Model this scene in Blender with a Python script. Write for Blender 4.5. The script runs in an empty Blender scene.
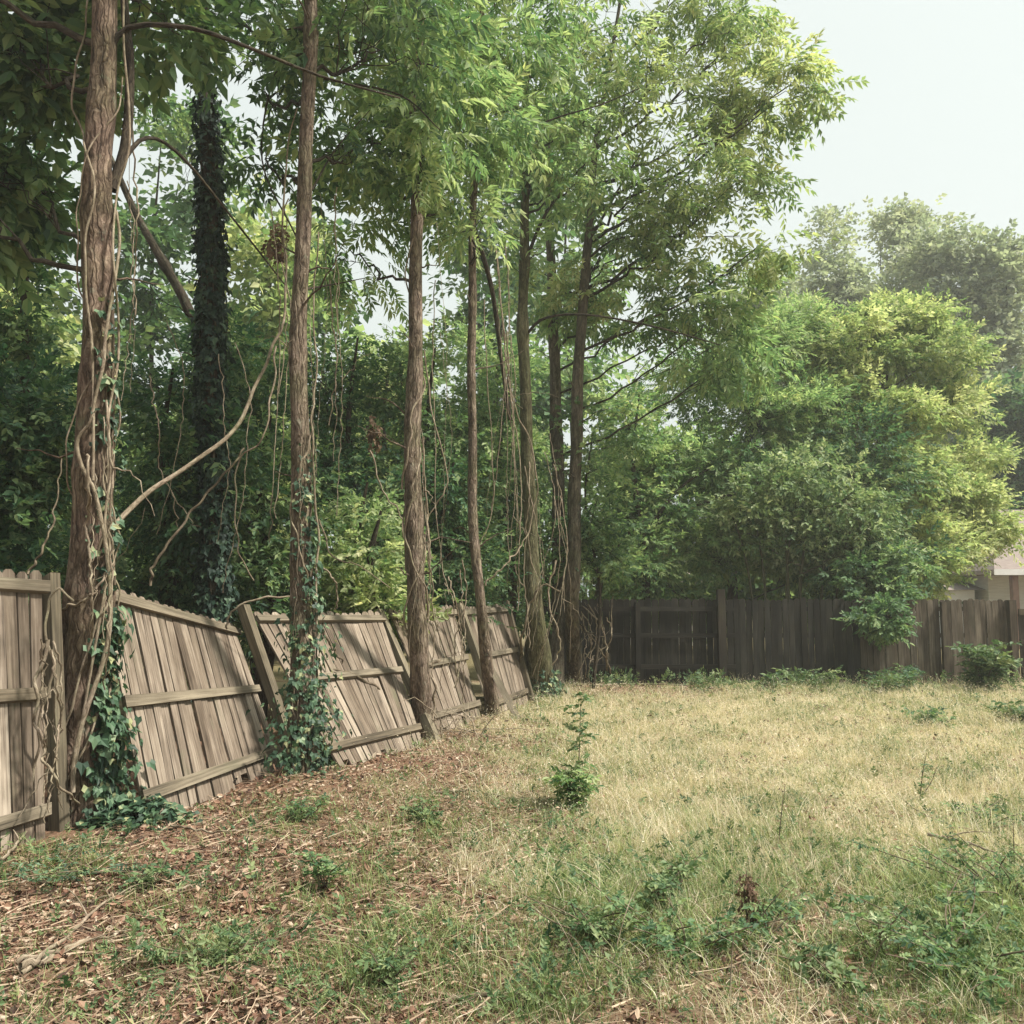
import bpy, math
import numpy as np
from mathutils import Vector

C = bpy.context.scene.collection
PI = math.pi
# ------------------------------------------------------------------ camera, sky, sun
CAM_H, PITCH, F = 1.6, math.radians(5.9), 900.0
cam = bpy.data.cameras.new("camera")
camo = bpy.data.objects.new("camera", cam)
C.objects.link(camo)
camo.location = (0, 0, CAM_H)
camo.rotation_euler = (PI / 2 + PITCH, 0, 0)
cam.sensor_width = 36
cam.lens = F / 1024 * 36
cam.clip_end = 2000
bpy.context.scene.camera = camo

SUN_EL, SUN_AZ = math.radians(56), math.radians(104)      # azimuth measured from +Y towards +X
world = bpy.data.worlds.new("World")
bpy.context.scene.world = world
world.use_nodes = True
nt = world.node_tree
nt.nodes.clear()
sky = nt.nodes.new("ShaderNodeTexSky")
sky.sky_type = 'NISHITA'
sky.sun_disc = False
sky.sun_elevation = SUN_EL
sky.sun_rotation = SUN_AZ
sky.air_density = 1.3
sky.dust_density = 8.0
sky.ozone_density = 1.0
hs = nt.nodes.new("ShaderNodeHueSaturation")
hs.inputs['Saturation'].default_value = 0.22
tint = nt.nodes.new("ShaderNodeMix")
tint.data_type = 'RGBA'
tint.blend_type = 'MULTIPLY'
tint.inputs[0].default_value = 1.0
tint.inputs[7].default_value = (0.97, 1.0, 0.97, 1)
bg = nt.nodes.new("ShaderNodeBackground")
bg.inputs['Strength'].default_value = 0.1
wo = nt.nodes.new("ShaderNodeOutputWorld")
nt.links.new(sky.outputs[0], hs.inputs['Color'])
nt.links.new(hs.outputs[0], tint.inputs[6])
veil = nt.nodes.new("ShaderNodeMix")          # high thin overcast: an even white over the clear sky
veil.data_type = 'RGBA'
veil.inputs[0].default_value = 0.85
veil.inputs[7].default_value = (3.2, 3.48, 3.36, 1)
nt.links.new(tint.outputs[2], veil.inputs[6])
nt.links.new(veil.outputs[2], bg.inputs['Color'])
nt.links.new(bg.outputs[0], wo.inputs['Surface'])

sun = bpy.data.lights.new("sun", 'SUN')
suno = bpy.data.objects.new("sun", sun)
C.objects.link(suno)
sun.energy = 3.2
sun.angle = math.radians(6.0)
sun.color = (1.0, 0.95, 0.87)
sdir = Vector((math.sin(SUN_AZ) * math.cos(SUN_EL), math.cos(SUN_AZ) * math.cos(SUN_EL), math.sin(SUN_EL)))
suno.rotation_euler = sdir.to_track_quat('Z', 'Y').to_euler()
suno.location = (20, 20, 30)

sc = bpy.context.scene
sc.view_settings.view_transform = 'Standard'
sc.view_settings.look = 'None'
sc.view_settings.exposure = 1.38
sc.view_settings.gamma = 1
sc.render.engine = 'CYCLES'
sc.cycles.max_bounces = 8
sc.cycles.transmission_bounces = 4
sc.cycles.diffuse_bounces = 4
sc.cycles.volume_bounces = 1
sc.cycles.use_denoising = True

# ------------------------------------------------------------------ helpers
cp, sp_ = math.cos(PITCH), math.sin(PITCH)


def ray(px, py):
    a, b = (px - 512) / F, (512 - py) / F
    return np.array([a, cp - b * sp_, sp_ + b * cp])


def W(px, py, Y):
    d = ray(px, py)
    t = Y / d[1]
    return np.array([d[0] * t, Y, CAM_H + d[2] * t])


def G(px, py, z=0.0):
    d = ray(px, py)
    t = (z - CAM_H) / d[2]
    return np.array([d[0] * t, d[1] * t, z])


def project(X, Y, Z=0.0):
    dz = Z - CAM_H
    depth = np.maximum(Y * cp + dz * sp_, 0.3)
    v = -Y * sp_ + dz * cp
    return 512 + F * X / depth, 512 - F * v / depth


def sm(a, b, x):
    t = np.clip((x - a) / (b - a), 0, 1)
    return t * t * (3 - 2 * t)


def wob(x, y, s=1.0, k=0.0):
    x, y = np.asarray(x) * s, np.asarray(y) * s
    return (np.sin(x * 1.7 + 1.3 + k + 1.1 * np.sin(y * 1.1 + k)) + np.sin(y * 2.3 + 0.7 * k + 1.4 * np.sin(x * 1.3))
            + 0.6 * np.sin(x * 4.1 - y * 3.3 + k * 2) + 0.4 * np.sin(x * 7.7 + y * 6.9 + k)) / 3.0


def gz(x, y):
    x, y = np.asarray(x, float), np.asarray(y, float)
    near = 1 - sm(40, 90, np.hypot(x, y))
    z = 0.035 * wob(x, y, 0.7) + 0.014 * wob(x, y, 2.6, 2.0)
    z = z + 0.10 * np.exp(-(((x + 1.9) / 0.7) ** 2 + ((y - 8.3) / 0.6) ** 2))     # litter heaped by the fence
    z = z + 0.10 * np.exp(-(((x - 1.6) / 1.6) ** 2 + ((y - 17.2) / 0.8) ** 2))
    return z * near


def Gp(px, py):
    p = G(px, py)
    for _ in range(3):
        p = G(px, py, float(gz(p[0], p[1])))
    return p


def build(name, V, Q, mat, parent=None, attrs=None, smooth=False, loc=None):
    """V (n,3), Q (m,4) -> ONE linked mesh object; attrs {name: (domain, type, data)}"""
    V = np.asarray(V, np.float32).reshape(-1, 3)
    Q = np.asarray(Q, np.int32).reshape(-1, 4)
    if loc is not None:
        V = V - np.asarray(loc, np.float32)
    me = bpy.data.meshes.new(name)
    me.vertices.add(len(V))
    me.vertices.foreach_set('co', V.ravel())
    me.loops.add(Q.size)
    me.loops.foreach_set('vertex_index', Q.ravel())
    me.polygons.add(len(Q))
    me.polygons.foreach_set('loop_start', np.arange(0, Q.size, 4, dtype=np.int32))
    me.polygons.foreach_set('use_smooth', np.full(len(Q), smooth))
    for k, (dom, typ, data) in (attrs or {}).items():
        a = me.attributes.new(k, typ, dom)
        a.data.foreach_set('vector' if typ == 'FLOAT_VECTOR' else 'value', np.asarray(data, np.float32).ravel())
    me.update()
    me.validate()
    me.materials.append(mat)
    o = bpy.data.objects.new(name, me)
    C.objects.link(o)
    if parent is not None:
        o.parent = parent
    elif loc is not None:
        o.location = loc
    return o


def tag(o, label, cat, group=None, kind=None):
    o['label'] = label
    o['category'] = cat
    if group:
        o['group'] = group
    if kind:
        o['kind'] = kind
    return o


def thing(name, label, cat, loc=(0, 0, 0), group=None):
    o = bpy.data.objects.new(name, None)
    o.empty_display_size = 0.2
    C.objects.link(o)
    o.location = loc
    return tag(o, label, cat, group)


class Geo:
    def __init__(s):
        s.v, s.q, s.a, s.n = [], [], [], 0

    def add(s, V, Q, att=None):
        V = np.asarray(V, float).reshape(-1, 3)
        s.v.append(V)
        s.q.append(np.asarray(Q, int).reshape(-1, 4) + s.n)
        s.a.append(np.zeros((len(V), 3)) if att is None else np.asarray(att, float).reshape(-1, 3))
        s.n += len(V)

    def obj(s, name, mat, parent=None, smooth=False, loc=None):
        A = np.concatenate(s.a)
        V = np.concatenate(s.v)
        if parent is not None and loc is None:
            loc = np.array(parent.matrix_world.translation) if parent.parent is None else None
            loc = np.array(parent.location)
        return build(name, V, np.concatenate(s.q), mat, parent, {'wc': ('POINT', 'FLOAT_VECTOR', A)}, smooth, loc)


def smooth_path(P, n):
    """Catmull-Rom through the points, n samples"""
    P = np.asarray(P, float)
    if len(P) == 2:
        t = np.linspace(0, 1, n)[:, None]
        return P[0] * (1 - t) + P[1] * t
    E = np.vstack([2 * P[0] - P[1], P, 2 * P[-1] - P[-2]])
    T = np.linspace(0, len(P) - 1 - 1e-6, n)
    i = T.astype(int)
    t = (T - i)[:, None]
    a, b, c, d = E[i], E[i + 1], E[i + 2], E[i + 3]
    return 0.5 * ((2 * b) + (-a + c) * t + (2 * a - 5 * b + 4 * c - d) * t ** 2 + (-a + 3 * b - 3 * c + d) * t ** 3)


def tube(g, P, R, sides=8, rough=0.0, seed=0.0, uoff=0.0):
    P = np.asarray(P, float)
    n = len(P)
    R = np.broadcast_to(np.asarray(R, float), (n,))
    T = np.gradient(P, axis=0)
    T /= np.linalg.norm(T, axis=1)[:, None] + 1e-9
    ref = np.array([0.0, 0, 1]) if abs(T[:, 2]).mean() < 0.8 else np.array([0, 1.0, 0])
    A = np.cross(T, ref)
    A /= np.linalg.norm(A, axis=1)[:, None] + 1e-9
    B = np.cross(T, A)
    th = np.linspace(0, 2 * PI, sides, endpoint=False)
    L = np.concatenate([[0], np.cumsum(np.linalg.norm(np.diff(P, axis=0), axis=1))])
    rr = R[:, None] * np.ones((1, sides))
    if rough:
        TH, LL = np.meshgrid(th, L)
        rr = rr * (1 + rough * (np.sin(3 * TH + LL * 1.3 + seed) * 0.5 + np.sin(5 * TH - LL * 2.1 + seed * 2) * 0.4
                                + np.sin(9 * TH + LL * 0.8 + seed * 3) * 0.35 + np.sin(TH * 2 + LL * 4.7 + seed) * 0.4))
    V = P[:, None, :] + rr[:, :, None] * (np.cos(th)[None, :, None] * A[:, None, :] + np.sin(th)[None, :, None] * B[:, None, :])
    i = np.arange(n - 1)[:, None] * sides
    j = np.arange(sides)[None, :]
    k = (j + 1) % sides
    Q = np.stack([i + j, i + k, i + sides + k, i + sides + j], -1).reshape(-1, 4)
    att = np.stack([np.cos(th)[None, :] * rr, np.sin(th)[None, :] * rr, L[:, None] + uoff + 0 * rr], -1)
    g.add(V.reshape(-1, 3), Q, att)


def unit(v):
    return v / (np.linalg.norm(v, axis=-1, keepdims=True) + 1e-9)


# ---- leaf templates: verts in (along, across, up), quads
def T_merge(parts):
    v, q, n = [], [], 0
    for V, Q in parts:
        v.append(V)
        q.append(np.asarray(Q) + n)
        n += len(V)
    return np.concatenate(v), np.concatenate(q)


def leaf_at(base, ang, length, width, tilt=0.0, droop=0.0, roll=0.0):
    ca, sa = math.cos(ang), math.sin(ang)
    pts = np.array([[0, 0, 0], [0.42, -width, 0.06], [1, 0, -droop], [0.42, width, 0.06]]) * np.array([1, 1, 1])
    pts = pts * length
    pts[:, 2] += pts[:, 1] * roll
    pts[:, 2] += pts[:, 0] * tilt
    R = np.array([[ca, -sa, 0], [sa, ca, 0], [0, 0, 1]])
    return pts @ R.T + np.array(base), [[0, 1, 2, 3]]


def leaf6(base, ang, length, width, tilt=0.0, droop=0.0, roll=0.0):
    ca, sa = math.cos(ang), math.sin(ang)
    pts = np.array([[0, 0, 0], [0.22, -width * .75, 0.05], [.6, -width * .85, .06], [1, 0, -droop], [.6, width * .85, .06], [.22, width * .75, .05]]) * length
    pts[:, 2] += pts[:, 1] * roll
    pts[:, 2] += pts[:, 0] * tilt
    R = np.array([[ca, -sa, 0], [sa, ca, 0], [0, 0, 1]])
    return pts @ R.T + np.array(base), [[0, 1, 2, 3], [0, 3, 4, 5]]


def t_pinnate(rng, k=6, lw=0.17, ll=0.30):
    parts = []
    for i in range(k):
        x = 0.18 + 0.74 * i / (k - 1)
        for s in (-1, 1):
            l = ll * (0.75 + 0.4 * math.sin(PI * (0.15 + 0.75 * i / k))) * rng.uniform(.85, 1.1)
            z = -0.18 * x * x
            parts.append(leaf_at((x, 0, z), s * (1.0 + rng.uniform(-.15, .15) - 0.25 * x), l, lw,
                                 -0.25 + rng.uniform(-.2, .15), 0.2, rng.uniform(-.5, .5)))
    parts.append(leaf_at((0.93, 0, -.16), rng.uniform(-.2, .2), ll, lw, -0.3, 0.2))
    parts.append((np.array([[0, -.006, 0], [0.5, -.006, -.045], [0.5, .006, -.045], [0, .006, 0]]), [[0, 1, 2, 3]]))
    parts.append((np.array([[0.5, -.006, -.045], [0.96, -.003, -.166], [0.96, .003, -.166], [0.5, .006, -.045]]), [[0, 1, 2, 3]]))
    return T_merge(parts)


def t_sprig(rng, k=8, lw=0.25, ll=0.34, spread=0.9, leaf_at=leaf_at):
    parts = []
    for i in range(k):
        x = 0.1 + 0.85 * i / (k - 1)
        s = -1 if i % 2 else 1
        parts.append(leaf_at((x, 0, rng.uniform(-.05, .05)), s * (spread + rng.uniform(-.3, .3)) * (1 - .5 * x), ll * rng.uniform(.7, 1.2),
                             lw, rng.uniform(-.6, .4), 0.12, rng.uniform(-.8, .8)))
    parts.append((np.array([[0, -.008, 0], [1.0, -.004, 0], [1.0, .004, 0], [0, .008, 0]]), [[0, 1, 2, 3]]))
    return T_merge(parts)


def t_ivy():
    V = np.array([[0, 0, 0], [-.18, -.35, 0], [.25, -.5, .05], [.45, -.25, .1], [1, 0, -.05], [.45, .25, .1], [.25, .5, .05], [-.18, .35, 0]])
    return V, np.array([[0, 1, 2, 3], [0, 3, 4, 5], [0, 5, 6, 7]])


trng = np.random.default_rng(5)
PINN = [t_pinnate(trng) for _ in range(4)]
PINN_S = [t_pinnate(trng, 4, .19, .34) for _ in range(3)]
SPRIG = [t_sprig(trng) for _ in range(4)]
SPRIG_N = [t_sprig(trng, 10, .16, .36) for _ in range(4)]      # narrow leaves
SPRIG_W = [t_sprig(trng, 7, .31, .40, .9, leaf6) for _ in range(4)]       # broad leaves
SPRIG_F = [t_sprig(trng, 5, .34, .5, 1.2) for _ in range(3)]   # far
IVY = [t_ivy()]


def place(templates, pos, dirs, nrm, size, rng, val):
    """instance templates into arrays; returns V, Q, face values"""
    N = len(pos)
    d = unit(dirs)
    b = unit(np.cross(nrm, d))
    n = np.cross(d, b)
    which = rng.integers(0, len(templates), N)
    Vs, Qs, Fs, off = [], [], [], 0
    for t, (TV, TQ) in enumerate(templates):
        m = which == t
        if not m.any():
            continue
        s = size[m][:, None, None]
        V = pos[m][:, None, :] + s * (TV[None, :, 0:1] * d[m][:, None, :] + TV[None, :, 1:2] * b[m][:, None, :] + TV[None, :, 2:3] * n[m][:, None, :])
        k = m.sum()
        Q = TQ[None] + (np.arange(k) * len(TV))[:, None, None] + off
        Vs.append(V.reshape(-1, 3))
        Qs.append(Q.reshape(-1, 4))
        Fs.append(np.clip(np.repeat(val[m], len(TQ)) + rng.normal(0, .16, k * len(TQ)), 0, 1))  # wide per-leaf tone spread imitates sun sparkle on foliage
        off += k * len(TV)
    return np.concatenate(Vs), np.concatenate(Qs), np.concatenate(Fs)


def leaves_obj(name, mat, parent, packs, loc=None):
    V, Q, Fv, off = [], [], [], 0
    for v, q, f in packs:
        V.append(v)
        Q.append(q + off)
        Fv.append(f)
        off += len(v)
    if loc is None:
        loc = np.array(parent.location) if parent is not None else np.zeros(3)
    return build(name, np.concatenate(V), np.concatenate(Q), mat, parent, {'v': ('FACE', 'FLOAT', np.concatenate(Fv))}, False, loc)


# ------------------------------------------------------------------ materials
class NT:
    def __init__(s, name):
        s.m = bpy.data.materials.new(name)
        s.m.use_nodes = True
        s.t = s.m.node_tree
        s.t.nodes.clear()
        s.out = s.t.nodes.new("ShaderNodeOutputMaterial")

    def n(s, typ, **kw):
        o = s.t.nodes.new("ShaderNode" + typ)
        for k, v in kw.items():
            if k in o.inputs:
                o.inputs[k].default_value = v
            else:
                setattr(o, k, v)
        return o

    def l(s, a, b):
        s.t.links.new(a, b)

    def ramp(s, fac, stops):
        r = s.n("ValToRGB")
        e = r.color_ramp.elements
        while len(e) < len(stops):
            e.new(0.5)
        for el, (p, c) in zip(e, stops):
            el.position = p
            el.color = (*c, 1)
        s.l(fac, r.inputs[0])
        return r.outputs[0]

    def noise(s, vec, scale, detail=4, rough=.6, mapping=None):
        if mapping is not None:
            mp = s.n("Mapping")
            mp.inputs['Scale'].default_value = mapping
            s.l(vec, mp.inputs[0])
            vec = mp.outputs[0]
        t = s.n("TexNoise", Scale=scale, Detail=detail, Roughness=rough)
        s.l(vec, t.inputs['Vector'])
        return t.outputs[0]

    def mix(s, fac, a, b, typ='MIX'):
        m = s.n("Mix", data_type='RGBA', blend_type=typ)
        for sock, v in ((m.inputs[0], fac), (m.inputs[6], a), (m.inputs[7], b)):
            if hasattr(v, 'node'):
                s.l(v, sock)
            else:
                sock.default_value = v if isinstance(v, (int, float)) else (*v, 1)
        return m.outputs[2]

    def math(s, op, a, b=0.0):
        m = s.n("Math", operation=op)
        for sock, v in ((m.inputs[0], a), (m.inputs[1], b)):
            if hasattr(v, 'node'):
                s.l(v, sock)
            else:
                sock.default_value = v
        return m.outputs[0]


def leaf_mat(name, stops, trans=0.38, rough=0.6):
    s = NT(name)
    at = s.n("Attribute", attribute_name='v')
    col = s.ramp(at.outputs['Fac'], stops)
    tc = s.n("TexCoord")
    nz = s.noise(tc.outputs['Object'], 0.55, 3)
    col = s.mix(s.math('MULTIPLY', s.math('SUBTRACT', nz, .35), 1.2), col, s.mix(1.0, col, (1.3, 1.22, .95), 'MULTIPLY'))
    nz2 = s.noise(tc.outputs['Object'], 2.6, 3, .7)
    col = s.mix(s.math('MULTIPLY', s.ramp(nz2, [(.55, (0, 0, 0)), (.75, (1, 1, 1))]), .35), col, s.mix(1.0, col, (1.7, 1.25, .8), 'MULTIPLY'))
    col = s.mix(1.0, col, (1.12, 1.04, 1.22), 'MULTIPLY')
    d = s.n("BsdfPrincipled", Roughness=rough)
    d.inputs['Specular IOR Level'].default_value = 0.35
    s.l(col, d.inputs['Base Color'])
    t = s.n("BsdfTranslucent")
    s.l(s.mix(1.0, col, (1.25, 1.35, .95), 'MULTIPLY'), t.inputs[0])
    mx = s.n("MixShader", Fac=trans)
    s.l(d.outputs[0], mx.inputs[1])
    s.l(t.outputs[0], mx.inputs[2])
    s.l(mx.outputs[0], s.out.inputs[0])
    return s.m


def bark_mat(name, dark, mid, light, vs=1.0, bump=0.5, plates=True):
    s = NT(name)
    at = s.n("Attribute", attribute_name='wc')
    v = at.outputs['Vector']
    big = s.noise(v, 2.2, 4)
    wv = s.n("Mix", data_type='VECTOR')
    wv.inputs[0].default_value = .1
    nz = s.n("TexNoise", Scale=5.0, Detail=3)
    s.l(v, nz.inputs['Vector'])
    s.l(v, wv.inputs[4])
    s.l(nz.outputs['Color'], wv.inputs[5])
    vw = wv.outputs[1]
    fis = s.noise(vw, 24 * vs, 5, .65, (1, 1, .2))
    fine = s.noise(vw, 80 * vs, 4, .7, (1, 1, .4))
    h = s.math('ADD', s.math('MULTIPLY', fis, .7), s.math('MULTIPLY', fine, .3))
    col = s.ramp(h, [(0.36, dark), (0.5, mid), (0.66, light)])
    if plates:
        mp = s.n("Mapping")
        mp.inputs['Scale'].default_value = (24 * vs, 24 * vs, 2.6 * vs)
        s.l(vw, mp.inputs[0])
        vo = s.n("TexVoronoi", feature='DISTANCE_TO_EDGE', Scale=1.0)
        s.l(mp.outputs[0], vo.inputs['Vector'])
        ck = s.ramp(vo.outputs['Distance'], [(0.0, (0, 0, 0)), (0.16, (1, 1, 1))])
        col = s.mix(ck, s.mix(1.0, col, (.55, .52, .5), 'MULTIPLY'), col)
        h = s.math('ADD', s.math('MULTIPLY', h, .6), s.math('MULTIPLY', ck, .25))
    lich = s.noise(v, 7, 6, .75, (1, 1, .7))
    col = s.mix(s.math('MULTIPLY', s.ramp(lich, [(0.58, (0, 0, 0)), (0.66, (1, 1, 1))]), .45), col, (.20, .22, .16))
    col = s.mix(s.ramp(big, [(0.4, (0, 0, 0)), (0.65, (1, 1, 1))]), col, s.mix(1.0, col, (.66, .74, .6), 'MULTIPLY'))
    b = s.n("BsdfPrincipled", Roughness=.9)
    b.inputs['Specular IOR Level'].default_value = 0.15
    bp = s.n("Bump", Strength=bump, Distance=.04)
    s.l(h, bp.inputs['Height'])
    s.l(bp.outputs[0], b.inputs['Normal'])
    s.l(col, b.inputs['Base Color'])
    s.l(b.outputs[0], s.out.inputs[0])
    return s.m


def wood_mat(name, dark, mid, light, green=0.55):
    """weathered boards: attribute wc = (across, thickness, along) + an offset per board"""
    s = NT(name)
    at = s.n("Attribute", attribute_name='wc')
    v = at.outputs['Vector']
    grain = s.noise(v, 60, 4, .6, (1, 1, .035))
    blot = s.noise(v, 1.6, 5, .6, (1.6, 1, .7))
    perb = s.noise(v, .35, 1, .5, (1, 1, .0))
    h = s.math('ADD', s.math('MULTIPLY', grain, .5), s.math('MULTIPLY', blot, .5))
    col = s.ramp(h, [(0.34, dark), (0.48, mid), (0.64, light)])
    col = s.mix(s.ramp(perb, [(0.38, (0, 0, 0)), (0.62, (1, 1, 1))]), col, s.mix(1.0, col, (.58, .55, .52), 'MULTIPLY'))
    al = s.noise(v, 2.3, 6, .7, (1, 1, .5))
    col = s.mix(s.math('MULTIPLY', s.ramp(al, [(0.55, (0, 0, 0)), (0.72, (1, 1, 1))]), green), col, (.10, .11, .06))
    vo = s.n("TexVoronoi", Scale=3.0)
    mp = s.n("Mapping")
    mp.inputs['Scale'].default_value = (1.6, 0.01, .8)
    s.l(v, mp.inputs[0])
    s.l(mp.outputs[0], vo.inputs['Vector'])
    kn = s.ramp(vo.outputs['Distance'], [(0.03, (1, 1, 1)), (0.07, (0, 0, 0))])
    col = s.mix(s.math('MULTIPLY', kn, .6), col, (.06, .04, .025))
    b = s.n("BsdfPrincipled", Roughness=.85)
    b.inputs['Specular IOR Level'].default_value = 0.2
    bp = s.n("Bump", Strength=.5, Distance=.006)
    s.l(grain, bp.inputs['Height'])
    s.l(bp.outputs[0], b.inputs['Normal'])
    s.l(col, b.inputs['Base Color'])
    s.l(b.outputs[0], s.out.inputs[0])
    return s.m


def plain_mat(name, c1, c2, scale=3, rough=.8, bump=0.0, mapping=None):
    s = NT(name)
    tc = s.n("TexCoord")
    nz = s.noise(tc.outputs['Object'], scale, 5, .6, mapping)
    col = s.ramp(nz, [(0.35, c1), (0.65, c2)])
    b = s.n("BsdfPrincipled", Roughness=rough)
    b.inputs['Specular IOR Level'].default_value = 0.2
    s.l(col, b.inputs['Base Color'])
    if bump:
        bp = s.n("Bump", Strength=bump, Distance=.02)
        s.l(nz, bp.inputs['Height'])
        s.l(bp.outputs[0], b.inputs['Normal'])
    s.l(b.outputs[0], s.out.inputs[0])
    return s.m


def attr_mat(name, stops, rough=.7, trans=0.25):
    s = NT(name)
    at = s.n("Attribute", attribute_name='v')
    col = s.ramp(at.outputs['Fac'], stops)
    d = s.n("BsdfPrincipled", Roughness=rough)
    d.inputs['Specular IOR Level'].default_value = 0.25
    s.l(col, d.inputs['Base Color'])
    t = s.n("BsdfTranslucent")
    s.l(s.mix(1.0, col, (1.25, 1.25, .8), 'MULTIPLY'), t.inputs[0])
    mx = s.n("MixShader", Fac=trans)
    s.l(d.outputs[0], mx.inputs[1])
    s.l(t.outputs[0], mx.inputs[2])
    s.l(mx.outputs[0], s.out.inputs[0])
    return s.m


M = {}
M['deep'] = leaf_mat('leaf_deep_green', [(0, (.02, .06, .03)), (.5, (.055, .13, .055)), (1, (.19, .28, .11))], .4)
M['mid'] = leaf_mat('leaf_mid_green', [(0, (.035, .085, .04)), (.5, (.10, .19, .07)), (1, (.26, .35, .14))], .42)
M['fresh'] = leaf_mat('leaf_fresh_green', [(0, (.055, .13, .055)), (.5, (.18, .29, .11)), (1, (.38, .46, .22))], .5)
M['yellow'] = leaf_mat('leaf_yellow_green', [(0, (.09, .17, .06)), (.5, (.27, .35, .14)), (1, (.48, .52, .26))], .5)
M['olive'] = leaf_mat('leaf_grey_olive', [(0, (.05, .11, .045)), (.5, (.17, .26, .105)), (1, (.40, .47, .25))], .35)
M['far'] = leaf_mat('leaf_far_hazed', [(0, (.15, .20, .13)), (.5, (.27, .33, .20)), (1, (.38, .43, .28))], .4)  # pale because distance haze is put into the leaf colour
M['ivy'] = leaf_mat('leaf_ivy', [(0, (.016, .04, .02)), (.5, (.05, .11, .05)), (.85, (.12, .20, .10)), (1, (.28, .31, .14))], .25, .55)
M['ivy_dark'] = leaf_mat('leaf_dark_ivy', [(0, (.008, .022, .014)), (.6, (.02, .05, .028)), (1, (.06, .11, .055))], .2, .6)  # darker leaf colours for the ivy sleeve
M['dead'] = attr_mat('dead_leaf', [(0, (.05, .03, .02)), (.5, (.12, .07, .045)), (1, (.24, .16, .10))])
M['bark_red'] = bark_mat('bark_red_brown', (.04, .027, .02), (.155, .108, .08), (.34, .255, .19), 1.0, 1.0)
M['bark_pale'] = bark_mat('bark_grey_brown', (.05, .037, .028), (.175, .13, .098), (.37, .295, .23), 1.1, .8)
M['bark_tan'] = bark_mat('bark_tan', (.08, .055, .035), (.2, .14, .09), (.36, .27, .18), 1.2, .35)
M['bark_dark'] = bark_mat('bark_dark', (.022, .017, .012), (.055, .042, .03), (.12, .095, .065))
M['bark_drab'] = bark_mat('bark_drab_brown', (.045, .036, .026), (.11, .09, .066), (.22, .185, .14))  # muted mid-dark brown
M['bark_moss'] = bark_mat('bark_mossy', (.04, .035, .02), (.11, .1, .055), (.22, .2, .12))
M['vine'] = bark_mat('vine_bark', (.10, .075, .052), (.24, .185, .135), (.43, .36, .275), 2.0, .3, False)
M['vine_dark'] = bark_mat('vine_bark_dark', (.06, .045, .03), (.13, .1, .07), (.24, .19, .13), 2.0, .3, False)
M['wood'] = wood_mat('weathered_board', (.06, .046, .034), (.19, .15, .112), (.37, .31, .24))
M['rail'] = wood_mat('weathered_rail', (.055, .046, .032), (.165, .138, .098), (.31, .265, .19), .3)
M['post'] = wood_mat('weathered_post', (.06, .05, .035), (.13, .11, .075), (.26, .22, .15), .5)
M['wood_shaded'] = wood_mat('shaded_old_board', (.010, .010, .008), (.024, .022, .018), (.055, .049, .039), .08)  # old boards darkened: tree shade is put into the colour
M['wood_brown'] = wood_mat('brown_old_board', (.04, .032, .024), (.10, .08, .06), (.23, .19, .145), .25)
M['wood_deep_shade'] = wood_mat('deep_shade_board', (.025, .02, .016), (.045, .038, .03), (.08, .065, .05), .3)  # near-black colour stands in for deep shade
M['litter'] = attr_mat('leaf_litter', [(0, (.05, .03, .022)), (.35, (.18, .095, .062)), (.6, (.29, .175, .115)), (.85, (.39, .285, .20)), (1, (.50, .41, .31))], .8, .15)
M['straw'] = attr_mat('dry_grass', [(0, (.12, .17, .08)), (.25, (.34, .34, .20)), (.5, (.56, .48, .34)), (.75, (.71, .62, .47)), (1, (.85, .78, .64))], .7, .35)
M['grass'] = attr_mat('green_grass', [(0, (.06, .11, .035)), (.5, (.17, .24, .08)), (1, (.40, .43, .20))], .6, .35)
M['weed'] = leaf_mat('leaf_weed', [(0, (.035, .08, .03)), (.5, (.08, .145, .05)), (1, (.19, .25, .10))], .3)
M['twig'] = attr_mat('twig', [(0, (.10, .065, .04)), (.5, (.26, .18, .12)), (1, (.46, .36, .25))], .8, 0)
M['shingle'] = plain_mat('roof_shingle', (.18, .145, .13), (.25, .205, .18), 6, .9, .3, (1, 1, 6))
M['siding'] = plain_mat('pale_siding', (.55, .52, .47), (.66, .63, .58), 2, .7, .0, (1, 1, 8))
M['trim'] = plain_mat('white_trim', (.65, .63, .6), (.74, .72, .7), 2, .6)
M['brown_paint'] = plain_mat('brown_paint', (.16, .09, .065), (.22, .13, .095), 4, .7)
M['glass'] = plain_mat('dark_glass', (.03, .04, .045), (.05, .06, .065), 1, .15)


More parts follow.
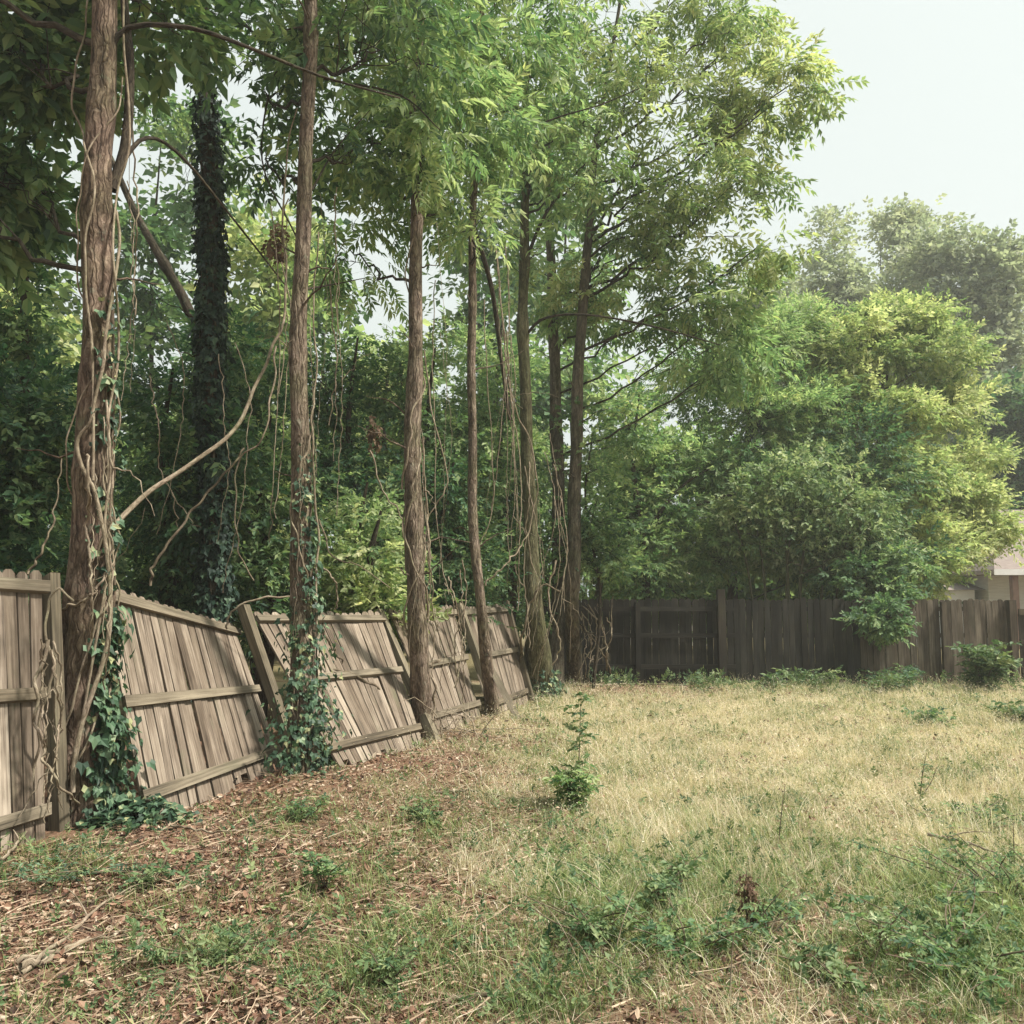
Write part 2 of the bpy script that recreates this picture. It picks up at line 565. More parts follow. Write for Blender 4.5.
# ------------------------------------------------------------------ ground
def masks(X, Y):
    px, py = project(X, Y, 0.0)
    py = np.where(Y < 2.0, 1200, py)
    px = np.clip(px, -1500, 2500)
    n1, n2 = wob(X, Y, 1.3, 1.0), wob(X, Y, 3.7, 4.0)
    ed = 450 + (py - 740) * 0.08 + 110 * n1 + 60 * n2
    lit = sm(130, -130, px - ed) * sm(690, 730, py + 12 * n2)
    lit = np.maximum(lit, .6 * sm(945, 1010, py + 30 * n1) * sm(-.3, .5, n2 + n1))
    lit = np.maximum(lit, .55 * np.exp(-(((px - 760) / 150) ** 2 + ((py - 960) / 30) ** 2)))
    lit = np.maximum(lit, .8 * np.exp(-(((px - 640) / 80) ** 4 + ((py - 687) / 10) ** 2)))
    gr = 0 * px
    for cx, cy, a, b, w in [(430, 825, 110, 34, .6), (290, 812, 70, 20, .9), (210, 955, 90, 26, 1), (425, 945, 80, 30, 1),
                            (650, 905, 140, 70, .95), (960, 930, 130, 90, 1), (600, 855, 90, 40, .7), (985, 820, 55, 16, 1),
                            (330, 880, 110, 40, .55), (50, 865, 90, 26, .9), (800, 686, 180, 10, .9), (950, 708, 130, 12, .6),
                            (160, 985, 160, 60, .5), (760, 860, 130, 50, .6), (530, 990, 150, 30, .4), (860, 880, 90, 40, .6),
                            (360, 985, 70, 40, .8), (150, 905, 60, 14, .7), (580, 760, 90, 45, .3), (700, 960, 90, 30, .7), (540, 700, 60, 12, .7),
                            (960, 770, 90, 20, .3)]:
        gr = np.maximum(gr, w * np.exp(-(((px - cx) / a) ** 2 + ((py - cy) / b) ** 2) ** 1.5))
    gr = np.clip(gr * (0.8 + .5 * n2 + .3 * n1), 0, 1)
    gr = np.maximum(gr, np.where(Y > 19.3, .6, 0))
    gr = np.maximum(gr, .55 * sm(-450, -900, px - 512) * sm(.1, .5, n1 + .3) * (Y < 19))
    dry = np.clip(1 - lit - .5 * gr, 0, 1) * sm(950, 850, py + 25 * n1)
    dry = np.maximum(dry, .25 * (1 - lit))
    dry = np.where(Y > 19.0, dry * .2, dry)
    bare = np.exp(-(((px - 480) / 130) ** 2 + ((py - 765) / 30) ** 2)) + .8 * np.exp(-(((px - 1000) / 90) ** 2 + ((py - 775) / 14) ** 2))
    dry = dry * (1 - .55 * np.clip(bare, 0, 1))
    gr = gr * (1 - .45 * lit)
    gr = np.maximum(gr, (.68 - .5 * lit) * sm(.15, .6, wob(X, Y, 1.9, 12.0) + .5 * wob(X, Y, 5.0, 3.0)) * (Y < 19))
    dry = dry * (1 - .6 * sm(.2, .7, wob(X, Y, 3.1, 15.0)))
    return lit, gr, dry


gx = np.concatenate([-np.geomspace(600, 9, 26), np.arange(-8.5, 13.01, .09), np.geomspace(13.6, 600, 26)])
gy = np.concatenate([[-300, -120, -50, -20, -8, -3, 0, 1], np.arange(1.6, 20.5, .09), np.geomspace(21, 900, 34)])
GX, GY = np.meshgrid(gx, gy)
GZ = gz(GX, GY) + 0.012 * wob(GX, GY, 9.0, 1) * (np.hypot(GX, GY) < 30)
nx, ny = len(gx), len(gy)
i, j = np.meshgrid(np.arange(nx - 1), np.arange(ny - 1))
b0 = (j * nx + i).ravel()
li, gr_, dr = masks(GX.ravel(), GY.ravel())
s = NT('yard_soil')
tc = s.n("TexCoord")
ob = tc.outputs['Object']
fine, mid, big = s.noise(ob, 38, 6, .75), s.noise(ob, 7, 5, .65), s.noise(ob, 1.1, 4)
mm = s.n("Attribute", attribute_name='mk')
sep = s.n("SeparateXYZ")
s.l(mm.outputs['Vector'], sep.inputs[0])
soil = s.ramp(fine, [(.3, (.10, .065, .04)), (.5, (.21, .14, .09)), (.7, (.36, .26, .17))])
drc = s.ramp(fine, [(.3, (.24, .19, .11)), (.5, (.41, .34, .21)), (.7, (.58, .50, .34))])
lic = s.ramp(fine, [(.32, (.06, .035, .025)), (.48, (.19, .105, .07)), (.6, (.30, .19, .125)), (.72, (.48, .37, .26))])
grc = s.ramp(fine, [(.3, (.05, .06, .02)), (.5, (.10, .12, .04)), (.7, (.2, .2, .085))])
c = s.mix(sep.outputs[2], soil, drc)
c = s.mix(sep.outputs[0], c, lic)
c = s.mix(s.math('MULTIPLY', sep.outputs[1], .75), c, grc)
c = s.mix(s.ramp(mid, [(.38, (0, 0, 0)), (.62, (.5, .5, .5))]), c, s.mix(1.0, c, (.62, .58, .52), 'MULTIPLY'))
bs = s.n("BsdfPrincipled", Roughness=.95)
bs.inputs['Specular IOR Level'].default_value = .1
bp = s.n("Bump", Strength=.9, Distance=.03)
s.l(s.math('ADD', fine, mid), bp.inputs['Height'])
s.l(bp.outputs[0], bs.inputs['Normal'])
s.l(c, bs.inputs['Base Color'])
s.l(bs.outputs[0], s.out.inputs[0])
ground = build('ground', np.stack([GX, GY, GZ], -1), np.stack([b0, b0 + 1, b0 + nx + 1, b0 + nx], 1), s.m, None,
               {'mk': ('POINT', 'FLOAT_VECTOR', np.stack([li, gr_, dr], 1))}, True)
ground['kind'] = 'structure'

# ------------------------------------------------------------------ fences
PANEL_RNG = np.random.default_rng(77)


def slab(g, c8, off=(0, 0, 0), uv=(1, 1, 1)):
    """c8: 8 corners [bottom front l,r, bottom back l,r, top front l,r, top back l,r]; own verts, attribute = local metres + off"""
    c = np.asarray(c8, float)
    att = np.array([[0, 0, 0], [uv[0], 0, 0], [0, uv[1], 0], [uv[0], uv[1], 0], [0, 0, uv[2]], [uv[0], 0, uv[2]], [0, uv[1], uv[2]], [uv[0], uv[1], uv[2]]]) + np.array(off)
    g.add(c, [[0, 1, 5, 4], [3, 2, 6, 7], [2, 0, 4, 6], [1, 3, 7, 5], [4, 5, 7, 6], [2, 3, 1, 0]], att)


def board(g, P, u0, u1, v0, v1, w, h, t0, t1, rng, ear=0.03, rows=5):
    """P(u, v, t)->point, w/h metres; dog-eared top"""
    off = rng.uniform(0, 50, 3)
    du = u1 - u0
    vs = list(np.linspace(v0, v1 - ear / h, rows)) + [v1] if ear else list(np.linspace(v0, v1, rows))
    rows_v, rows_a = [], []
    bend = rng.normal(0, .009)
    for k, v in enumerate(vs):
        ins = 0.28 * du if (ear and k == len(vs) - 1) else 0
        bb = bend * math.sin(PI * (v - v0) / (v1 - v0))
        for (u, t) in ((u0 + ins, t0), (u1 - ins, t0), (u1 - ins, t1), (u0 + ins, t1)):
            rows_v.append(P(u, v, t + bb))
            rows_a.append([(u - u0) * w, (t - t0), v * h])
    n = len(vs)
    Q = []
    for k in range(n - 1):
        a = 4 * k
        for e in range(4):
            f = (e + 1) % 4
            Q.append([a + e, a + f, a + 4 + f, a + 4 + e])
    Q.append([3, 2, 1, 0])
    a = 4 * (n - 1)
    Q.append([a, a + 1, a + 2, a + 3])
    g.add(np.array(rows_v), Q, np.array(rows_a) + off)


def fence_panel(bl, br, tl, tr, label, nb, seed, rails=(.12, .5, .9), mats=('wood', 'rail'), missing=(), post_l=None, ears=True, vdrop=None):
    rng = np.random.default_rng(seed)
    bl, br, tl, tr = map(np.asarray, (bl, br, tl, tr))
    w = np.linalg.norm(br - bl)
    h = .5 * (np.linalg.norm(tl - bl) + np.linalg.norm(tr - br))
    nrm = unit(np.cross(br - bl, tl - bl))
    if nrm[1] > 0:
        nrm = -nrm

    def P(u, v, t):
        a = bl * (1 - u) + br * u
        b = tl * (1 - u) + tr * u
        sag = -0.02 * math.sin(PI * np.clip(u, 0, 1)) * v
        return a * (1 - v) + b * v + nrm * t + np.array([0, 0, sag])
    base = bl * .5 + br * .5
    root = thing('fence_panel', label, 'fence panel', tuple(base), 'leaning panels of the old board fence')
    g = Geo()
    for k in range(nb):
        if k in missing:
            continue
        u0, u1 = k / nb, (k + 1) / nb
        gap = rng.choice([rng.uniform(.04, .12), rng.uniform(.12, .26)], p=[.55, .45]) / nb
        top = 1 + rng.normal(0, .005)
        bot = 0 + rng.uniform(-.02, .015)
        if vdrop and k in vdrop:
            bot += vdrop[k]
        tw = rng.normal(0, .0045)
        board(g, lambda u, v, t, tw=tw: P(u + tw * (v - .5) * 2, v, t), u0 + gap / 2, u1 - gap / 2, bot, top, w, h, -.019 + rng.normal(0, .002), 0.0 + rng.normal(0, .0015), rng, 0.035 if ears else 0)
    g.obj('boards', M[mats[0]], root)
    for r in rails:
        g = Geo()
        hh = .045 / h
        ra, rb = r + rng.normal(0, .008), r + rng.normal(0, .008)
        off = rng.uniform(0, 50, 3)
        c8 = []
        for v in (-hh, hh):
            for t in (.045, .004):
                for u, rr in ((-.01, ra), (1.01, rb)):
                    c8.append(P(u, rr + v, t))
        # grain runs along the rail: map length to the third coordinate
        att = np.array([[0, 0, 0], [0, 0, w], [0, .04, 0], [0, .04, w], [.09, 0, 0], [.09, 0, w], [.09, .04, 0], [.09, .04, w]]) + off
        g.add(np.array(c8), [[0, 1, 5, 4], [3, 2, 6, 7], [2, 0, 4, 6], [1, 3, 7, 5], [4, 5, 7, 6], [2, 3, 1, 0]], att)
        g.obj('rail', M[mats[1]], root)
    if post_l is not None:
        for (pb, pt) in post_l:
            g = Geo()
            pb, pt = np.asarray(pb), np.asarray(pt)
            ax = unit(pt - pb)
            sd = unit(np.cross(ax, nrm))
            c8 = []
            for p in (pb, pt):
                for t in (.05, -.05):
                    for sg in (-.05, .05):
                        c8.append(p + sd * sg + nrm * t)
            slab(g, c8, rng.uniform(0, 50, 3), (.1, .1, np.linalg.norm(pt - pb)))
            g.obj('post', M['post'], root)
    return root, P, nrm


def Wd(px, py, Y):
    return W(px, py, Y)


# the five leaning panels, left to right
p1 = fence_panel(Gp(-120, 893) + [0, 0, -.05], Gp(46, 838) + [0, 0, -.04], W(-150, 556, 6.0), W(44, 571, 6.6),
                 'nearly upright grey fence panel at far left, cut by the picture edge', 13, 1, (.1, .52, .925),
                 post_l=[(Gp(62, 830) + [0, 0, -.2], W(50, 576, 6.7))])
p2 = fence_panel(Gp(148, 822) + [0, 0, -.06], Gp(283, 772) + [0, 0, .02], W(100, 580, 7.3), W(234, 624, 9.7),
                 'large leaning fence panel between the thick trunk and the ivy-covered trunk', 18, 2, (.12, .5, .93),
                 post_l=[(Gp(300, 764) + [0, 0, -.1], W(243, 606, 9.6))], vdrop={11: .03, 12: .05})
p3 = fence_panel(Gp(342, 769) + [0, 0, -.02], Gp(424, 744) + [0, 0, -.03], W(252, 611, 10.0), W(380, 611, 12.0),
                 'leaning fence panel left of the third trunk with a jagged loose bottom edge', 17, 3, (.12, .52, .93),
                 post_l=[(Gp(440, 742) + [0, 0, -.1], W(379, 612, 12.1))], vdrop={0: -.03, 1: .06, 3: .02, 6: -.03, 8: .05})
p4 = fence_panel(Gp(440, 735) + [0, 0, -.02], Gp(482, 718) + [0, 0, -.03], W(388, 609, 12.3), W(452, 605, 14.0),
                 'short leaning fence panel between the third trunk and the thin pale trunk', 16, 4, (.14, .52, .93),
                 vdrop={2: .05, 5: -.02, 9: .08},
                 post_l=[(Gp(500, 715) + [0, 0, -.1], W(459, 605, 14.1))])
p5 = fence_panel(Gp(492, 716) + [0, 0, -.02], Gp(531, 699) + [0, 0, -.03], W(458, 606, 14.3), W(510, 603, 16.2),
                 'farthest leaning fence panel ending at the mossy flared trunk', 16, 5, (.1, .52, .93),
                 post_l=[(Gp(533, 700) + [0, 0, -.1], W(506, 602, 16.0))])

# loose prop board leaning beside the thin trunk
g = Geo()
a, b = Gp(518, 719), W(484, 655, 13.2)
ax = unit(b - a)
sd = unit(np.cross(ax, [0, -1, .3]))
nn = np.cross(sd, ax)
c8 = [p + sd * q + nn * t for p in (a, b) for t in (.02, -.02) for q in (-.045, .045)]
slab(g, c8, (3, 4, 5), (.09, .04, 1.2))
tag(g.obj('loose_board', M['rail'], None, False, a), 'loose pale board propped aslant against the thin pale trunk', 'board')

# ---- straight dark fence at the back
YB = 18.6
brng = np.random.default_rng(9)


def zb(px, py):
    return W(px, py, YB)


xA, xB = W(540, 600, YB)[0], W(1009, 600, YB)[0]
back = thing('wooden_fence', 'long dark upright board fence across the back of the yard', 'fence', (xA, YB, 0))
bays = np.linspace(xA, xB, 8)
TOPS = 1.72


def zground(x, y=YB):
    return float(gz(x, y))


# bay layout by pixel: 540-637 (boards behind rails), 637-735 (railed side towards us), 735-905 boards, 905-1009 paler boards
def bay(x0, x1, n, mat, tfront, railed, seed):
    rng = np.random.default_rng(seed)
    g = Geo()
    for k in range(n):
        u0, u1 = x0 + (x1 - x0) * k / n, x0 + (x1 - x0) * (k + 1) / n
        gapw = rng.choice([.003, .006, .013], p=[.5, .35, .15])
        lean = rng.normal(0, .006)
        zt = TOPS + rng.normal(0, .014)
        z0 = zground(u0) - .03 + (rng.uniform(0, .05) if rng.random() < .4 else 0)
        th = tfront + rng.normal(0, .003)
        P = lambda u, v, t, lean=lean, zt=zt, z0=z0: np.array([u + lean * v, YB - t, z0 * (1 - v) + zt * v])
        board(g, P, u0 + gapw / 2, u1 - gapw / 2, 0, 1, 1.0, 1.75, th - .018, th, rng, 0.03, 3)
    g.obj('boards', M[mat], back)
    for z in (.35, .98, 1.52):
        g = Geo()
        t0 = .02 if railed else -.062
        c8 = [(x, YB - t0 - t, z + dz) for dz in (-.045, .045) for t in (.04, .0) for x in (x0 - .02, x1 + .02)]
        c = np.array(c8)
        off = rng.uniform(0, 50, 3)
        L = x1 - x0
        att = np.array([[0, 0, 0], [0, 0, L], [0, .04, 0], [0, .04, L], [.09, 0, 0], [.09, 0, L], [.09, .04, 0], [.09, .04, L]]) + off
        g.add(c, [[0, 1, 5, 4], [3, 2, 6, 7], [2, 0, 4, 6], [1, 3, 7, 5], [4, 5, 7, 6], [2, 3, 1, 0]], att)
        g.obj('rail', M[mat], back)


def fpost(x, top, front, seed, mat='wood_shaded', parent=back, y=YB, s=.05):
    g = Geo()
    yc = y - (.07 if front else -.12)
    z0 = zground(x, y) - .1
    c8 = [(x + a, yc + b, z) for z in (z0, top) for b in (-s, s) for a in (-s, s)]
    slab(g, c8, (seed, seed * 2, 0), (.1, .1, top))
    g.obj('post', M[mat], parent)


xs = [W(p, 600, YB)[0] for p in (540, 637, 733, 800, 858, 915, 962, 1009)]
bay(xs[0], xs[1], 14, 'wood_shaded', 0, True, 31)
bay(xs[1] + .01, xs[2], 14, 'wood_shaded', 0.0, True, 32)
bay(xs[2] + .01, xs[3], 11, 'wood_shaded', .0, False, 33)
bay(xs[3] + .01, xs[4], 9, 'wood_shaded', .0, False, 34)
bay(xs[4] + .01, xs[5], 9, 'wood_brown', .0, False, 35)
bay(xs[5] + .01, xs[6], 8, 'wood_brown', .0, False, 36)
bay(xs[6] + .01, xs[7], 8, 'wood_brown', .0, False, 37)
fpost(xs[1], 1.66, True, 3)
fpost(W(720, 600, YB)[0], 1.92, True, 5, 'wood_deep_shade', s=.075)
fpost(xs[3] + .02, 1.6, False, 7)
fpost(xs[4] + .02, 1.6, False, 8)
fpost(W(941, 600, YB)[0], 1.66, True, 9, 'wood_brown')
fpost(xs[7], 1.7, True, 11, 'wood_brown', s=.07)

# railed gate ending the back fence; boards coloured dark to imitate deep shade
gx0, gx1 = xs[7] + .11, xs[7] + 1.6
gate = thing('wooden_gate', 'board gate with deep shade put into its dark colour and a tan top rail at the right edge', 'gate', (gx0, YB - .25, 0))
g = Geo()
rng = np.random.default_rng(4)
for k in range(10):
    u0, u1 = gx0 + (gx1 - gx0) * k / 10, gx0 + (gx1 - gx0) * (k + 1) / 10
    P = lambda u, v, t: np.array([u, YB - .1 - t, .04 * (1 - v) + 1.42 * v])
    board(g, P, u0 + .004, u1 - .004, 0, 1, 1, 1.4, -.018, 0, rng, 0, 3)
g.obj('boards', M['wood_deep_shade'], gate)
for z, m in ((1.46, 'rail'), (.85, 'wood_deep_shade'), (.3, 'wood_deep_shade')):
    g = Geo()
    hz = .06 if z > 1.4 else .045
    c = np.array([(x, YB - .1 - t, z + dz) for dz in (-hz, hz) for t in (.06, .004) for x in (gx0, gx1)])
    slab(g, c, (9, z, 2), (gx1 - gx0, .05, .09))
    g.obj('rail', M[m], gate)

# ------------------------------------------------------------------ trees
UPV = np.array([0, 0, 1.0])


def foliage(rng, centers, clump_r, nspray, size, templates, lobe_c, droop=.25, flat=.55, cval=None, up=.9):
    """sprays scattered round each clump centre, pointing outward and drooping"""
    K = len(centers)
    idx = np.repeat(np.arange(K), nspray)
    n = len(idx)
    off = rng.normal(0, 1, (n, 3)) * clump_r[idx][:, None] * np.array([1, 1, flat])
    pos = centers[idx] + off * .62
    out = unit(pos - lobe_c[idx])
    d = unit(out * .6 + unit(off) * .8 + rng.normal(0, .45, (n, 3)) - UPV * droop)
    nr = unit(UPV * up + rng.normal(0, .45, (n, 3)))
    val = np.clip((rng.uniform(.2, .8, K) if cval is None else cval)[idx] + rng.normal(0, .12, n), 0, 1)
    return place(templates, pos, d, nr, size * rng.uniform(.7, 1.25, n), rng, val)


def arc(a, b, sagv, n=8, rng=None, wig=.0):
    t = np.linspace(0, 1, n)[:, None]
    P = a * (1 - t) + b * t + np.array([0, 0, 1.0]) * (sagv * np.sin(PI * t))
    if rng is not None and wig:
        w = rng.normal(0, wig, (n, 3)) * np.sin(PI * t)
        P = P + w
    return P


def tree(name, label, cat, path, radii, lobes, leafm, barkm, seed, templates=SPRIG, size=.3, clump_r=.45, nspray=30,
         sides=14, droop=.25, rough=.06, limb_r=.03, flat=.55, group=None, extra=(), flare=0, twigs=True, steep=.5, minz=None, limbm='bark_dark'):
    """path: trunk points (world). lobes: (centre, (rx,ry,rz), nclumps[, attach height])"""
    rng = np.random.default_rng(seed)
    path = np.asarray(path, float)
    base = path[0].copy()
    root = thing(name, label, cat, tuple(base), group)
    n = max(12, int(np.linalg.norm(path[-1] - path[0]) * 5))
    TP = smooth_path(path, n)
    rad = np.interp(np.linspace(0, 1, n), np.linspace(0, 1, len(radii)), radii) * .92
    if sides >= 14:
        zz_ = TP[:, 2]
        am = .017 * np.clip(zz_ / 1.5, 0, 1)
        TP[:, 0] += am * (np.sin(zz_ * 1.3 + seed) + .6 * np.sin(zz_ * 2.9 + 2 * seed))
        for _ in range(9):                                   # knots and swellings
            rad = rad * (1 + rng.uniform(.06, .17) * np.exp(-((zz_ - rng.uniform(.6, 8)) / rng.uniform(.06, .16)) ** 2))
    if flare:
        hgt = TP[:, 2] - TP[0, 2]
        rad = rad * (1 + flare * np.exp(-hgt / .35))
    g = Geo()
    P0 = TP.copy()
    P0[0, 2] -= .15
    tube(g, P0, rad, sides, rough, seed)
    gt = g
    if sides >= 14:                                          # dead stubs and twigs along the bole
        for _ in range(9):
            k_ = int(np.argmin(np.abs(TP[:, 2] - rng.uniform(1.6, 8.5))))
            a_ = rng.uniform(0, 2 * PI)
            q_ = TP[k_] + np.array([math.cos(a_), math.sin(a_), rng.uniform(.0, .7)]) * rng.uniform(.15, .9)
            tube(g, arc(TP[k_], q_, rng.uniform(-.06, .1), 8, rng, .015), np.linspace(.014, .003, 8), 5)
        g.obj('trunk', M[barkm], root, True)
    packs = []
    cen, lc, cr = [], [], []
    for lb in lobes:
        c, r, nc = np.asarray(lb[0], float), np.asarray(lb[1], float), lb[2]
        hd = math.hypot(*(c[:2] - TP[len(TP) // 2, :2]))
        za = lb[3] if len(lb) > 3 else c[2] - steep * hd - .3 * r[2]
        k = int(np.argmin(np.abs(TP[:, 2] - za)))
        k = max(k, 1)
        a = TP[k]
        R0 = min(rad[k] * .65, limb_r * (0.6 + .4 * max(r)))
        if sides >= 14:
            g = Geo()
        lp = arc(a, c, -.06 * hd + (.12 * hd if c[2] < a[2] + .3 else 0), 12, rng, .05)
        tube(g, lp, np.linspace(R0, R0 * .35, 12), 7, 0, seed)
        u = unit(rng.normal(0, 1, (nc, 3)))
        q = rng.uniform(.25, 1.0, nc) ** .5
        cc = c + u * q[:, None] * r * (1 + .18 * rng.normal(0, 1, (nc, 1)))
        if minz is not None:
            cc[:, 2] = np.maximum(cc[:, 2], minz + rng.uniform(0, .4, nc))
        for m in range(nc):
            st = lp[rng.integers(5, 12)]
            bl = arc(st, cc[m], rng.uniform(-.1, .15), 6, rng, .04)
            tube(g, bl, np.linspace(min(R0 * .3, .011), .003, 6), 4, 0, seed)
            if twigs:
                for _ in range(3):
                    e = cc[m] + rng.normal(0, 1, 3) * clump_r * np.array([.9, .9, .5])
                    tube(g, arc(bl[4], e, .03, 4), np.linspace(.006, .002, 4), 3)
        if sides >= 14:
            g.obj('branch', M[limbm], root, True)
        cen.append(cc)
        lc.append(np.repeat(c[None], nc, 0))
        cr.append(clump_r * rng.uniform(.7, 1.3, nc))
    for (pts, r0, r1) in extra:
        if sides >= 14:
            g = Geo()
        tube(g, smooth_path(pts, 16), np.linspace(r0, r1, 16), 7, .04, seed)
        if sides >= 14:
            g.obj('branch', M[limbm], root, True)
    if sides < 14:
        g.obj('trunk', M[barkm], root, True)
    if cen:
        cen, lc, cr = map(np.concatenate, (cen, lc, cr))
        packs.append(foliage(rng, cen, cr, nspray, size, templates, lc, droop, flat))
        leaves_obj('crown', M[leafm], root, packs)
    return root, TP, rad


def px_r(p, Y):
    return p * Y / F


def lobe(px, py, Y, rp, nc, ry=None, rd=None, za=None):
    r = px_r(rp, Y)
    l = [W(px, py, Y), (r, rd if rd else r, px_r(ry, Y) if ry else r), nc]
    if za is not None:
        l.append(za)
    return tuple(l)


def trunkpath(pts, Y, base=None, Ys=None):
    P = [W(x, y, Y if Ys is None else Ys[k]) for k, (x, y) in enumerate(pts)]
    if base is not None:
        P = [Gp(*base)] + P
    return P


FT = 'row of trees growing through the leaning fence'
# T1 thick near trunk
t1b = Gp(80, 822)
Y1 = t1b[1]
T1 = tree('tree', 'thickest nearest tree, red-brown trunk wound in vines at left', 'tree',
          [t1b] + [W(x, y, Y1) for x, y in ((84, 700), (90, 560), (94, 420), (98, 300), (101, 170), (103, 40), (106, -150), (112, -420), (118, -650))],
          [.205, .19, .17, .145, .122, .112, .105, .1, .08, .04],
          [lobe(20, 50, 8.2, 70, 13), lobe(-50, 180, 8.4, 70, 10), lobe(30, 180, 8.8, 48, 6), lobe(155, -5, 8.0, 50, 5), lobe(60, -120, 8, 120, 8),
           lobe(100, -380, 7.4, 220, 12), lobe(-150, -100, 7.4, 150, 9), lobe(260, -260, 7.5, 160, 8)],
          'mid', 'bark_red', 11, SPRIG_W, .40, .22, 24, sides=28, droop=.5, rough=.07, flare=.28, group=FT,
          extra=[([W(105, 60, Y1), W(128, 28, Y1), W(190, 28, 7.0), W(255, 50, 7.2), (W(320, 76, 7.5)), W(400, 98, 8)], .028, .008),
                 ([W(112, 190, Y1 + .1), W(126, 140, 7.1), W(130, 60, 7.2), W(124, -20, 7.2), W(135, -200, 7.3)], .045, .03),
                 ([W(116, 170, 7.1), W(145, 138, 7.5), W(180, 155, 8), W(230, 215, 8.6), W(285, 285, 9.2)], .022, .008),
                 ])
Y2 = 8.75
T2 = tree('tree', 'second tree of the row, its base smothered in dark ivy', 'tree',
          [Gp(303, 772)] + [W(x, y, Y2) for x, y in ((301, 600), (300, 450), (301, 300), (305, 150), (310, 20), (316, -130), (322, -380), (326, -560))],
          [.145, .115, .098, .086, .078, .072, .06, .045, .03],
          [lobe(300, 40, 10.4, 70, 9), lobe(380, 50, 9.2, 60, 8), lobe(235, 20, 10.2, 48, 5), lobe(262, 90, 10.8, 36, 4), lobe(350, -60, 9.6, 110, 10), lobe(265, 150, 11.6, 36, 4), lobe(350, 150, 10.4, 40, 4),
           lobe(330, -300, 9.6, 240, 12), lobe(480, -200, 9.5, 140, 8)],
          'mid', 'bark_pale', 12, PINN_S, .42, .31, 12, sides=22, droop=.55, flare=.2, group=FT,
          extra=[([W(306, 75, Y2), W(330, 80, 9.6), W(400, 95, 9.4), W(440, 130, 9.2)], .02, .006),
                 ([W(300, 290, Y2), W(330, 285, 9.6), W(365, 278, 9.5)], .014, .004),
                 ([W(308, 50, Y2), W(275, 75, 9.8), W(262, 160, 9.9), W(298, 240, Y2)], .014, .008),
                 ([W(312, 190, Y2), W(335, 150, 9.5), W(370, 110, 9.3)], .012, .004)])
Y3 = 10.85
T3 = tree('tree', 'third tree of the row, straight trunk wrapped in thin vines and bright drooping crown', 'tree',
          [Gp(423, 737)] + [W(x, y, Y3) for x, y in ((416, 600), (414, 450), (415, 300), (416, 180), (418, 60), (420, -100), (420, -300))],
          [.135, .118, .105, .092, .082, .075, .06, .03],
          [lobe(390, 60, 11.6, 75, 11), lobe(440, 110, 11.8, 55, 7), lobe(355, 130, 11.8, 45, 5), lobe(430, 10, 12.2, 75, 9), lobe(395, 180, 12.0, 42, 5), lobe(350, 250, 12.4, 30, 3),
           lobe(470, -50, 12.4, 90, 12), lobe(420, -200, 12.4, 170, 16), lobe(440, 200, 12.8, 32, 4), lobe(420, 130, 10.2, 40, 5), lobe(420, 30, 10.2, 50, 6)],
          'fresh', 'bark_pale', 13, PINN, .46, .36, 15, sides=18, droop=.7, flare=.15, group=FT)
Y4 = 12.7
T4 = tree('tree', 'thin pale trunk of the row, slightly bowed, with the loose board against it', 'tree',
          [Gp(493, 715)] + [W(x, y, Y4) for x, y in ((480, 600), (473, 480), (471, 350), (474, 220), (477, 120), (480, 20), (485, -150))],
          [.11, .076, .068, .064, .058, .052, .04, .03],
          [lobe(480, 60, 13.4, 60, 8), lobe(500, -10, 13.2, 70, 10), lobe(510, 60, 13.5, 38, 6), lobe(470, 190, 13.8, 34, 4), lobe(480, 130, 12.2, 34, 5), lobe(478, 230, 12.2, 22, 3)],
          'fresh', 'bark_pale', 14, PINN_S, .44, .32, 11, sides=14, droop=.5, flare=.15, group=FT,
          extra=[([W(476, 185, Y4), W(500, 165, 13.2), W(540, 125, 13.1), W(600, 105, 13), W(640, 88, 13)], .022, .007),
                 ([W(478, 240, Y4 + .2), W(492, 290, 13.5), W(500, 350, 13.7), W(510, 420, 14)], .04, .03)])
Y5 = 15.4
T5 = tree('tree', 'fifth tree of the row, mossy trunk flared at its base beside the last leaning panel', 'tree',
          [Gp(538, 692)] + [W(x, y, Y5) for x, y in ((536, 620), (530, 520), (525, 400), (524, 300), (525, 180), (528, 60), (532, -120))],
          [.31, .17, .125, .11, .095, .08, .055, .03],
          [lobe(545, 80, 15.4, 50, 5), lobe(570, 30, 15.2, 80, 9), lobe(600, 100, 15.0, 50, 5), lobe(540, -60, 15.4, 100, 7), lobe(520, 270, 16, 38, 4), lobe(560, 190, 15.8, 34, 4), lobe(535, 150, 14.7, 40, 5), lobe(590, 170, 15.2, 34, 4)],
          'fresh', 'bark_moss', 15, PINN_S, .46, .30, 14, sides=18, droop=.45, flare=.2, rough=.1, group=FT,
          extra=[([W(526, 260, Y5), W(545, 215, 15.3), W(575, 175, 15.2), W(590, 160, 15.1)], .035, .012),
                 ([W(526, 335, Y5), W(545, 318, 15.2), W(590, 315, 15.0), (W(660, 328, 14.9)), W(720, 345, 14.8)], .03, .01)])
Y6 = 16.3
